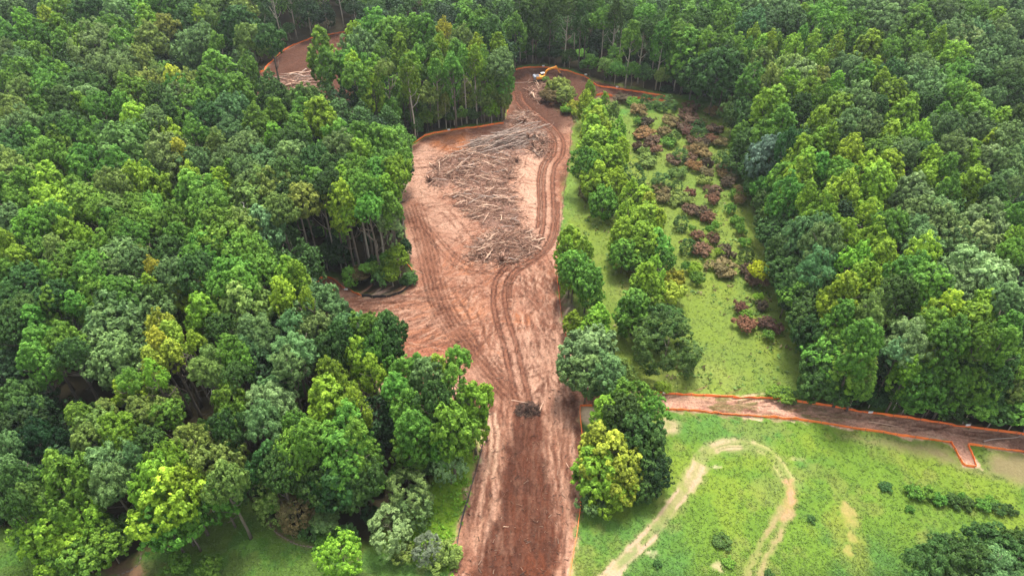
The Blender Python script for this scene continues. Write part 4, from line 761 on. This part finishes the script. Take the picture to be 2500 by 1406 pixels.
def sticks_mesh(name, poly, n, ang, spread, L, hmax, cols, rag=.2):
    """loose twigs as one mass"""
    lo, hi = poly.min(0), poly.max(0); C = []
    C = RNG.uniform(lo, hi, (n * 8, 2)); C = C[inside(poly, C[:, 0], C[:, 1])][:n]; n = len(C); C = C + RNG.normal(0, rag, C.shape)
    a = ang + RNG.normal(0, spread * 1.3, n); el = RNG.normal(0.05, .22, n); l_ = RNG.uniform(*L, n) ; r0 = RNG.uniform(.03, .085, n)
    d = edge_dist(poly, C[:, 0], C[:, 1]) * inside(poly, C[:, 0], C[:, 1]); z = hmax * np.minimum(1, d / 4) ** .8 * RNG.uniform(.25, 1.05, n) + .08
    D = np.stack([np.cos(a) * np.cos(el), np.sin(a) * np.cos(el), np.sin(el)], 1); up = np.array([0, 0, 1.]); A = np.cross(D, up); A /= np.linalg.norm(A, axis=1)[:, None]; B = np.cross(A, D)
    O = np.c_[C, z]; bend = RNG.normal(0, .13, n)[:, None] * l_[:, None] * A; V = []
    for t, rr in ((-.5, 1.0), (0, .8), (.5, .35)):
        cpt = O + D * l_[:, None] * t + (bend if t == 0 else 0)
        for q in range(3):
            V.append(cpt + (A * math.cos(q * 2.094) + B * math.sin(q * 2.094)) * r0[:, None] * rr)
    V = np.stack(V, 1); F = []
    for s in (0, 3):
        for q in range(3): F.append((s + q, s + (q + 1) % 3, s + 3 + (q + 1) % 3, s + 3 + q))
    F = (np.array(F)[None] + (np.arange(n) * 9)[:, None, None]).reshape(-1, 4)
    cc = np.array(cols)[RNG.integers(len(cols), size=n)] * RNG.uniform(.45, 1.5, (n, 1)); cc = np.repeat(cc, 9, 0)
    return mesh_np(name, V.reshape(-1, 3), F, [M_mixed], attr={"leaf_colour": ('FLOAT_COLOR', np.c_[np.clip(cc, 0, .8), np.ones(len(cc))])})
TW = [(.38, .22, .15), (.21, .095, .058), (.52, .35, .25), (.11, .048, .030), (.28, .15, .095), (.16, .075, .048)]
def mound(name, poly, hmax, m_, seed, solid=False, **props):
    lo, hi = poly.min(0) - 1, poly.max(0) + 1; s = .35
    s = .16 if solid else s; ax = np.arange(lo[0], hi[0], s); ay = np.arange(lo[1], hi[1], s); mx_, my = np.meshgrid(ax, ay)
    ins = inside(poly, mx_, my); d = np.where(ins, edge_dist(poly, mx_, my), 0); lump = fbm(mx_ / 1.5, my / 1.5, seed, 4)
    hz = hmax * np.minimum(1, d / 4) ** .8 * np.clip(lump * 2.2 - .35, 0, 1.2) * .8
    if solid: hz = hmax * np.minimum(1, d / 2.2) ** .8 * np.clip(lump * 2.6 - .45, .1, 1.6) + (fbm(mx_ / .45, my / .45, seed + 9, 3) - .5) * 1.1 * ins
    zg = np.array([[gz(x, y) for x in ax] for y in ay]); Z = zg + hz - .16
    i_ = np.arange(Z.size).reshape(Z.shape); F = np.stack([i_[:-1, :-1], i_[:-1, 1:], i_[1:, 1:], i_[1:, :-1]], -1).reshape(-1, 4)
    keep = (ins[:-1, :-1] | ins[1:, 1:] | ins[:-1, 1:] | ins[1:, :-1]).ravel()
    return link(name, mesh_np(name, np.stack([mx_.ravel(), my.ravel(), Z.ravel()], 1), F[keep], [m_], smooth=True), **props)
M_heap = simple("heap_soil", (0.15, 0.075, 0.050), 0.95, var=0.7, scale=1.6)
for hi_, (pp, nl, ntw, ang, spr, L, hm, gs, lab, hn) in enumerate(HEAPS):
    poly = smooth_line(np.vstack([G(pp), G(pp)[:1]]), .8)[:-1]; poly = poly + np.stack([fbm(poly[:, 0] / 2.2, poly[:, 1] / 2.2, 80, 3) - .5, fbm(poly[:, 0] / 2.2, poly[:, 1] / 2.2, 84, 3) - .5], 1) * 6.5; lo, hi = poly.min(0), poly.max(0); k = 0
    mound("soil_heap", poly, hm, M_heap, 70 + hi_, kind="stuff", label=f"soil and bark caught under the {hn}")
    link("brush_twigs", sticks_mesh("brush_twigs", poly, int(ntw * .95), rad(ang), spr, (.5, 2.4) if hi_ != 1 else (2, 6), hm, TW if gs < .8 else [(.34, .26, .21), (.42, .33, .27), (.20, .13, .10), (.13, .07, .05)], 1.3), kind="stuff", label=f"loose twigs and slash over the {hn}")
    while k < nl:
        x, y = rl.uniform(lo[0], hi[0]), rl.uniform(lo[1], hi[1])
        if not inside(poly, np.array([x]), np.array([y]))[0]: continue
        k += 1; nlog += 1
        me = LOGM[rl.choice(GREYL)] if rl.random() < gs else rl.choice(LOGM); z = heap_height(poly, x, y, hm) * rl.uniform(.7, 1.15) + .1 + gz(x, y)
        o = link("felled_log", me, None, (x, y, z), label=lab, category="log", group="logs in the " + hn)
        s = rl.uniform(*L) / 8; o.scale = (s, rl.uniform(.7, 1.5) * max(.6, s) * (.5 if gs > .8 else 1), rl.uniform(.7, 1.5) * max(.6, s) * (.5 if gs > .8 else 1)); o.rotation_euler = (rl.uniform(-.3, .3), rl.gauss(0, .10), rad(ang) + rl.gauss(0, spr) + (math.pi if rl.random() < .5 else 0))
print("logs", nlog)
# root balls
def root_mesh(seed):
    rr = random.Random(seed); mb = MB(); mb.tube([(0, 0, .2), (.5, 0, .45), (1.2, 0, .75)], [.42, .27, .24], 8)
    for k in range(13):
        d = Vector((rr.uniform(-.6, .25), rr.uniform(-1, 1), rr.uniform(-.3, 1.1))).normalized(); l_ = rr.uniform(.8, 1.6); j = Vector((rr.gauss(0, .2), rr.gauss(0, .2), rr.gauss(0, .2)))
        mb.tube([(0, 0, .3), Vector((0, 0, .3)) + d * l_ * .5, Vector((0, 0, .3)) + d * l_ + j], [.16, .10, .03], 5)
    return mb.mesh("roots", M_wood3, True)
RM = [root_mesh(k) for k in range(3)]
for k, (px, py, lb) in enumerate([(1290,345,'up against the butt ends of the grey trunk pile'), (1308,338,'topmost by the outer wheel track'), (1322,352,'on the red soil right beside the wheel track'), (1300,362,'in the middle of the root ball heap'), (1315,372,'at the pale sand edge of the root ball heap'), (1280,300,'half buried near the fence end brush'), (1225,640,'at the foot of the lower brush heap'), (1165,625,'at the outer corner of the lower brush heap'), (1262,395,'where pale sand meets the log field'), (1050,445,'at the outermost corner of the tangled log field')]):
    x, y = ground(px, py); o = link("root_ball", RM[k % 3], None, (x, y, gz(x, y) + .35 + (.5 if k < 5 else 0)), label="upturned root ball " + lb, category="stump", group="upturned root balls"); o.rotation_euler = (0, 0, rl.uniform(0, 6.3)); s = rl.uniform(1.0, 1.5); o.scale = (s, s, s)
for a, b, wd, m_, lb in [((1246,208),(1290,203),.13,1,'long straight pole lying on dark soil beside the excavator tracks'), ((1288,206),(1320,195),.16,3,'pale trunk pointing at the excavator'), ((1302,232),(1318,258),.12,0,'bleached pole below the excavator brush'), ((2065,990),(2095,1003),.12,0,'pale pole leaning over the upper cross strip fence'), ((2120,1030),(2200,1040),.16,0,'long curved pole lying on the cross strip'), ((2400,1080),(2500,1066),.15,1,'forked grey trunk across the dark end of the cross strip'), ((1205,430),(1230,448),.2,3,'thick log butt end at the pale sand edge'), ((1248,985),(1290,990),.1,0,'thin root poking from the dark soil mound'), ((1318,1010),(1325,985),.10,0,'pale crooked stick on the dark soil mound'), ((1228,1288),(1242,1286),.10,0,'pale curved stick on dark soil at the lower road'), ((1380,1128),(1392,1143),.08,0,'pale broken stick near the orange side fence'), ((1001,655),(1035,668),.1,0,'fallen branch by the black silt fence corner')]:
    p0, p1 = np.array(ground(*a)), np.array(ground(*b)); L_ = np.linalg.norm(p1 - p0); c_ = (p0 + p1) / 2
    o = link("loose_log", LOGM[m_ if m_ != 3 else 0], None, (c_[0], c_[1], gz(*c_) + (.05 if 'mound' not in lb else .8)), label=lb, category="log"); o.scale = (L_ / 8, wd / .2, wd / .2); o.rotation_euler = (0, 0, math.atan2(*(p1 - p0)[::-1]))
# dark soil mound pushed up at the end of the wheel tracks
mp = G([(1255,1000),(1268,985),(1290,980),(1312,988),(1322,1002),(1312,1014),(1285,1018),(1262,1014)])
o = mound("soil_mound", mp, 1.9, M_soil, 5, True, label="dark mound of fresh soil at the end of the wheel tracks", category="soil mound")
link("mound_roots", sticks_mesh("mound_roots", mp, 260, 0, 1.5, (.3, 1.5), 1.9, [(.04, .02, .015), (.05, .03, .02), (.03, .018, .013), (.16, .10, .07)]), kind="stuff", label="roots sticking out of the dark soil mound")
# scattered wood chips and clods on the bare soil
def chips(name, n, label):
    p = np.stack([RNG.uniform(-50, 25, n), 50 + 200 * RNG.random(n) ** 1.4], 1); ii = np.searchsorted(gx, p[:, 0]); jj = np.searchsorted(gy, p[:, 1])
    ok = dirt[jj, ii] > .8; p = p[ok]; ii, jj = ii[ok], jj[ok]; n = len(p); a = RNG.uniform(0, 3.14, n); l_ = RNG.uniform(.15, .95, n) ** 2.2 + .1; wd = RNG.uniform(.03, .09, n)
    D = np.stack([np.cos(a), np.sin(a), RNG.normal(0, .15, n)], 1); A = np.stack([-np.sin(a), np.cos(a), 0 * a], 1); O = np.c_[p, H[jj, ii] + .05]; up = np.array([0, 0, 1.])
    V = np.stack([O - D * l_[:, None] * .5 + A * wd[:, None], O - D * l_[:, None] * .5 - A * wd[:, None], O - D * l_[:, None] * .5 + up * wd[:, None], O + D * l_[:, None] * .5 + A * wd[:, None] * .6, O + D * l_[:, None] * .5 - A * wd[:, None] * .6, O + D * l_[:, None] * .5 + up * wd[:, None]], 1).reshape(-1, 3)
    F = (np.array([(0, 1, 4, 3), (1, 2, 5, 4), (2, 0, 3, 5)])[None] + (np.arange(n) * 6)[:, None, None]).reshape(-1, 4)
    cc = np.array([(.26, .17, .12), (.12, .06, .04), (.08, .045, .032), (.19, .11, .075), (.15, .07, .045)])[RNG.integers(5, size=n)] * RNG.uniform(.7, 1.3, (n, 1)); cc = np.repeat(cc, 6, 0)
    link(name, mesh_np(name, V, F, [M_mixed], attr={"leaf_colour": ('FLOAT_COLOR', np.c_[np.clip(cc, 0, .8), np.ones(len(cc))])}), kind="stuff", label=label); print(name, n)
chips("wood_litter", 6000, "wood splinters and clods littering the bare clay")

# ------------------------------------------------------------------ silt fences
def silt_fence(label, px, m_=None, h=.58, lean=.10, closed=False, sag=.18):
    m_ = m_ or M_orange; P = G(px); D = [0]
    for i in range(len(P) - 1): D.append(D[-1] + np.linalg.norm(P[i + 1] - P[i]))
    n = max(2, int(D[-1] / .75)); t = np.linspace(0, D[-1], n); L = np.stack([np.interp(t, D, P[:, 0]), np.interp(t, D, P[:, 1])], 1)
    x0, y0 = L[0]; o = thing("silt_fence", label, "fence", (x0, y0, 0), 0, "silt fences round the clearing"); rr = random.Random(len(px) * 31 + int(x0))
    T = np.gradient(L, axis=0); T /= np.linalg.norm(T, axis=1)[:, None] + 1e-9; Nn = np.stack([T[:, 1], -T[:, 0]], 1)
    V = []; F = []; th = .025
    for i in range(n):
        ph = (t[i] / 2.6) % 1; hh = h * (1 - sag * math.sin(math.pi * ph) * rr.uniform(.5, 1.2)) ; ln = lean * math.sin(t[i] * .35 + x0) + rr.gauss(0, .03); z = gz(*L[i])
        for s in (-th, th):
            V.append((L[i, 0] - x0 + Nn[i, 0] * s, L[i, 1] - y0 + Nn[i, 1] * s, z - .05)); V.append((L[i, 0] - x0 + Nn[i, 0] * (s + ln * .5), L[i, 1] - y0 + Nn[i, 1] * (s + ln * .5), z + hh * .5)); V.append((L[i, 0] - x0 + Nn[i, 0] * (s + ln), L[i, 1] - y0 + Nn[i, 1] * (s + ln), z + hh))
        if i:
            a = (i - 1) * 6; b_ = i * 6
            F += [(a, b_, b_ + 1, a + 1), (a + 1, b_ + 1, b_ + 2, a + 2), (a + 4, b_ + 4, b_ + 3, a + 3), (a + 5, b_ + 5, b_ + 4, a + 4), (a + 2, b_ + 2, b_ + 5, a + 5)]
    me = bpy.data.meshes.new("netting"); me.from_pydata(V, [], F); me.materials.append(m_); link("netting", me, o)
    k = max(2, min(90, int(D[-1] / 2.6) + 1)); pm = None
    for q in range(k):
        i = min(n - 1, int(q * (n - 1) / (k - 1)))
        if pm is None:
            mb = MB(); mb.box((0, 0, h * .5), (.07, .07, h * 1.15), bev=.01); pm = mb.mesh("post", M_post)
        p_ = link("post", pm, o, (L[i, 0] - x0 + Nn[i, 0] * .07, L[i, 1] - y0 + Nn[i, 1] * .07, gz(*L[i]))); p_.rotation_euler = (rr.gauss(0, .05), rr.gauss(0, .05), rr.uniform(0, 3))
    return o
silt_fence("orange silt fence curving round the far clearing below the dark woods", [(612,189),(628,182),(645,174),(655,160),(668,148),(690,127),(712,114),(735,104),(770,91),(815,84),(850,78)])
silt_fence("orange silt fence along the foot of the tall poplar stand", [(1004,356),(1020,343),(1038,332),(1060,327),(1095,321),(1150,313),(1190,308),(1230,302)])
silt_fence("short bent orange fence piece half hidden at the stand corner", [(1226,240),(1236,256),(1240,266),(1239,276)], sag=.5)
silt_fence("orange silt fence arching behind the excavator", [(1222,184),(1240,178),(1265,170),(1290,166),(1330,166),(1360,170),(1385,174),(1402,180),(1425,187),(1440,196)])
silt_fence("orange silt fence below the dark wood edge beyond the meadow", [(1440,200),(1458,211),(1480,215),(1520,220),(1545,224),(1585,230),(1625,236)])
silt_fence("faint orange fence line facing the overgrown meadow", [(1455,236),(1470,232),(1520,240),(1582,243),(1626,250)], h=.7)
silt_fence("orange fence bend above the small woodland pocket", [(752,712),(764,697),(776,690),(784,679),(805,678),(818,684),(832,698),(846,710)])
silt_fence("short orange fence length joining the black silt fence", [(858,712),(872,719),(884,725)])
silt_fence("black silt fence curving round the woodland pocket", [(884,725),(905,727),(940,728),(965,722),(985,713),(1002,700),(1012,682),(1013,668)], M_black, .8)
silt_fence("short red fence piece above the black silt fence corner", [(996,648),(1004,656),(1008,664)])
silt_fence("black fence along the back of the woodland pocket", [(938,670),(968,670),(974,682),(975,694)], M_black, .9)
silt_fence("long brown earth-stained silt fence beside the bright meadow edge", [(1397,300),(1393,345),(1389,395),(1381,440),(1375,490),(1370,545),(1363,600)], simple("stained_fabric", (.20, .11, .07), .9), .7)
silt_fence("bright orange upright fence piece beside the roadside poplars", [(1362,600),(1360,640),(1359,672),(1361,700)], h=1.0, sag=.4)
silt_fence("thin reddish silt fence under the roadside trees", [(1362,702),(1366,735),(1370,768),(1377,800),(1382,830),(1386,860)], simple("red_stained_fabric", (.45, .09, .03), .8), .75)
silt_fence("orange fence boxing the straw patch and edging the lower road", [(1446,991),(1416,992),(1415,1010),(1419,1050),(1422,1075),(1422,1120),(1421,1180),(1416,1240),(1412,1270),(1408,1310),(1402,1340),(1396,1375),(1388,1430)], h=.5)
silt_fence("orange upper fence of the cross strip below the meadow", [(1588,958),(1620,962),(1700,967),(1765,969),(1850,973),(1920,974),(1950,982),(2010,990),(2060,998),(2110,1007),(2190,1018),(2260,1028),(2340,1041),(2400,1049),(2500,1063),(2640,1084)])
silt_fence("orange lower fence of the cross strip with the spur into the field", [(1622,1000),(1700,1004),(1800,1012),(1900,1021),(2000,1032),(2100,1048),(2200,1064),(2300,1078),(2322,1080),(2350,1137),(2386,1142),(2362,1086)])
silt_fence("orange lower fence running on beyond the spur to the frame edge", [(2362,1086),(2392,1090),(2440,1096),(2500,1104),(2640,1124)])
silt_fence("black silt fence between the bright verge and the lower road", [(1188,1045),(1181,1080),(1172,1115),(1164,1145),(1152,1185),(1141,1230),(1130,1265),(1121,1300),(1114,1345),(1104,1400)], M_black, .75)
def fence_sign(px, py, label, z=.75):
    x, y = ground(px, py); o = thing("fence_sign", label, "sign", (x, y - .15, gz(x, y)), 0, "white tags on the silt fences")
    mb = MB(); mb.box((0, 0, z), (.85, .04, .5), bev=.01); link("panel", mb.mesh("panel", M_white), o)
    mb = MB(); mb.box((0, .05, z * .5), (.06, .05, z * 1.1)); link("stake", mb.mesh("stake", M_post), o)
for a in [(691,126,'white tag on the far clearing fence'), (1096,322,'white tag on the fence below the poplar stand'), (1326,166,'white tag on the fence behind the excavator'), (1506,217,'white tag on the fence below the dark wood edge'), (1622,964,'white tag at the near end of the upper cross strip fence'), (2122,1010,'white tag on the upper fence by the pale pole'), (2358,1043,'white tag on the upper fence near the dark soil'), (846,711,'white tag at the end of the orange fence bend'), (1437,948,'white board under the pale round roadside tree'), (1430,187,'white tag where the fence nears the lone poplar')]: fence_sign(*a)

# ------------------------------------------------------------------ dead trees, edging stones, straw mat
def bare_mesh(seed, h, nb, r):
    rr = random.Random(seed); mb = MB(); P = [(0, 0, 0), (rr.gauss(0, .2), rr.gauss(0, .2), h * .5), (rr.gauss(0, .5), rr.gauss(0, .5), h)]; mb.tube(P, [r, r * .7, r * .4], 7); br = []
    for k in range(nb):
        a = k * 2.4 + rr.uniform(-.3, .3); p = Vector(P[2]) * rr.uniform(.82, 1); L = rr.uniform(1.6, 3.4); q = p + Vector((math.cos(a) * L * .6, math.sin(a) * L * .6, L * rr.uniform(.1, .5))); q2 = q + Vector((math.cos(a + .3) * L * .5, math.sin(a + .3) * L * .5, L * rr.uniform(-.1, .4)))
        br.append([p, q, q2])
    mb2 = MB()
    for b3 in br:
        mb2.tube(b3, [r * .45, r * .3, r * .1], 5)
        for s in (-1, 1):
            d = Vector((b3[2] - b3[1])); mb2.tube([b3[1], b3[1] + d * .8 + Vector((-d.y, d.x, .3)) * .5 * s], [r * .22, r * .06], 4)
    return mb.mesh("trunk", M_bare, True), mb2.mesh("branches", M_bare, True)
for px, py, h, nb, r, lab in [(478,1158,10, 11, .2, 'bare white dead tree spreading in a gap among the crowns'), (592,505,17, 7, .17, 'bare grey snag rising from the dark gap'), (612,640,12, 6, .15, 'pale bare branches fanning under a sage crown'), (530,925,14, 6, .14, 'bare branch tips beside the olive pine')]:
    x, y = ground(px, py, h); o = thing("dead_tree", lab, "dead tree", (x, y, gz(x, y)), 0); a, b_ = bare_mesh(int(px), h, nb, r); link("trunk", a, o); link("branches", b_, o)
for P_, lb in ([(640,1258),(665,1290),(690,1310),(725,1328),(760,1335),(795,1343)], 'curving row of edging stones along the shaded lawn'), ([(345,1352),(340,1372),(322,1390),(290,1402)], 'short curve of edging stones round the corner bed'):
    L = smooth_line(G(P_), .5)[:98]; rr = random.Random(4); o = thing("stone_edging", lb, "edging", (L[0][0], L[0][1], 0)); mb = MB(); mb.box((0, 0, .04), (.5, .22, .2), None, .05); sm = mb.mesh("stone", M_stone)
    for qi, (x, y) in enumerate(L): dd = L[min(qi + 1, len(L) - 1)] - L[max(qi - 1, 0)]; q = link("stone", sm, o, (x - L[0][0], y - L[0][1], gz(x, y))); q.rotation_euler = (0, 0, math.atan2(dd[1], dd[0]) + rr.gauss(0, .15)); q.scale = (rr.uniform(.7, 1.2), rr.uniform(.7, 1.2), rr.uniform(.7, 1.1))

# ------------------------------------------------------------------ excavator
ex, ey = ground(1318, 199); E = thing("excavator", "yellow tracked excavator with grey rear reaching over the far clearing", "excavator", (ex, ey, gz(ex, ey)), rad(12))
for s in (-1, 1):
    mb = MB(); mb.prism([(-2.1, .45), (-1.8, .1), (-1.5, 0), (1.5, 0), (1.8, .1), (2.1, .45), (1.85, .8), (1.5, .9), (-1.5, .9), (-1.85, .8)], s * 1.2 - .3, s * 1.2 + .3)
    for k in range(18): mb.box((-1.55 + k * .182, s * 1.2, .915), (.11, .62, .05)); mb.box((-1.5 + k * .176, s * 1.2, .0), (.11, .62, .05))
    t = link("track", mb.mesh("track", M_rub), E)
    mb = MB()
    for xx in (-1.65, 1.65): mb.tube([(xx, s * 1.52, .45), (xx, s * 1.56, .45)], [.28, .28], 12)
    link("sprocket", mb.mesh("sprocket", M_steel), t)
mb = MB(); mb.box((0, 0, .75), (2.2, 1.7, .5), bev=.08); mb.tube([(0, 0, .95), (0, 0, 1.15)], [.7, .7], 16); link("undercarriage", mb.mesh("undercarriage", M_grey), E)
mb = MB(); mb.box((.1, -.75, 1.65), (3.6, 1.2, 1.0), bev=.08); mb.box((-.6, .5, 1.62), (2.1, 1.25, .94), bev=.08); mb.box((1.5, 0, 1.30), (.9, 2.5, .3), bev=.05); link("house", mb.mesh("house", M_yel), E)
mb = MB(); mb.box((-1.0, 0, 2.22), (1.5, 2.3, .16), bev=.05); mb.tube([(-1.0, -.6, 2.25), (-1.0, -.6, 2.75)], [.08, .07], 8); link("engine_hood", mb.mesh("engine_hood", M_grey), E)
mb = MB(); mb.prism([(-1.75, 1.18), (-2.35, 1.22), (-2.6, 1.5), (-2.6, 2.0), (-2.4, 2.28), (-1.75, 2.30)], -1.3, 1.3); link("counterweight", mb.mesh("counterweight", M_cw), E)
cb = MB(); cb.box((1.2, .85, 1.95), (1.55, 1.0, 1.5), bev=.10, top=.94); cab = link("cab", cb.mesh("cab", M_grey), E)
mb = MB(); mb.box((1.2, .85, 2.76), (1.45, .95, .10), bev=.03); link("cab_roof", mb.mesh("cab_roof", M_white), cab)
for c, d in (((1.2, 1.345, 2.15), (1.15, .03, .8)), ((1.2, .355, 2.15), (1.15, .03, .8)), ((1.965, .85, 2.1), (.03, .8, .95))):
    mb = MB(); mb.box(c, d, bev=.01); link("window", mb.mesh("window", M_glass), cab)
mb = MB(); mb.prism([(1.2, 1.5), (1.7, 1.4), (2.6, 3.3), (3.2, 3.95), (6.3, 4.75), (6.35, 5.05), (6.1, 5.15), (3.1, 4.55), (2.2, 3.8)], -.28, .22); link("boom", mb.mesh("boom", M_yel), E)
mb = MB(); mb.prism([(5.7, 5.25), (6.2, 5.45), (6.6, 4.9), (8.05, 2.55), (7.85, 2.4), (7.55, 2.55), (6.2, 4.5)], -.2, .16); link("arm", mb.mesh("arm", M_yel), E)
mb = MB(); mb.prism([(7.7, 2.6), (8.15, 2.4), (8.6, 1.7), (8.5, 1.0), (8.0, .75), (7.5, .95), (7.9, 1.2), (7.75, 1.9)], -.55, .5)
for k in range(5): mb.box((7.5, -.46 + k * .22, .9), (.3, .09, .08), Matrix.Rotation(.4, 3, 'Y'))
link("bucket", mb.mesh("bucket", M_steel), E)
for p0, p1, r in (((1.75, -.42, 1.7), (3.0, -.42, 3.9), .09), ((1.75, .36, 1.7), (3.0, .36, 3.9), .09), ((3.4, -.03, 4.75), (5.75, -.03, 5.4), .08), ((6.5, -.02, 5.15), (7.85, -.02, 2.9), .07)):
    mb = MB(); a, b_ = Vector(p0), Vector(p1); mb.tube([a, a.lerp(b_, .55)], [r, r], 8); mb.tube([a.lerp(b_, .55), b_], [r * .55, r * .55], 8); link("hydraulic_cylinder", mb.mesh("hydraulic_cylinder", M_steel), E)
E.scale = (.92, .92, .92)
hv = MB(); hv.box((0, 1400, 51), (6400, 5400, 112)); hm_ = bpy.data.materials.new("haze"); hm_.use_nodes = True; hn_ = hm_.node_tree; hn_.nodes.clear()
pv = hn_.nodes.new("ShaderNodeVolumePrincipled"); pv.inputs["Density"].default_value = 0.00010; pv.inputs["Color"].default_value = (0.86, 0.93, 1.0, 1); pv.inputs["Anisotropy"].default_value = 0.2
ho = hn_.nodes.new("ShaderNodeOutputMaterial"); hn_.links.new(pv.outputs[0], ho.inputs["Volume"])
link("haze", hv.mesh("haze", hm_), kind="stuff", label="thin pale summer haze over the woods")
print("objects", len(bpy.data.objects))
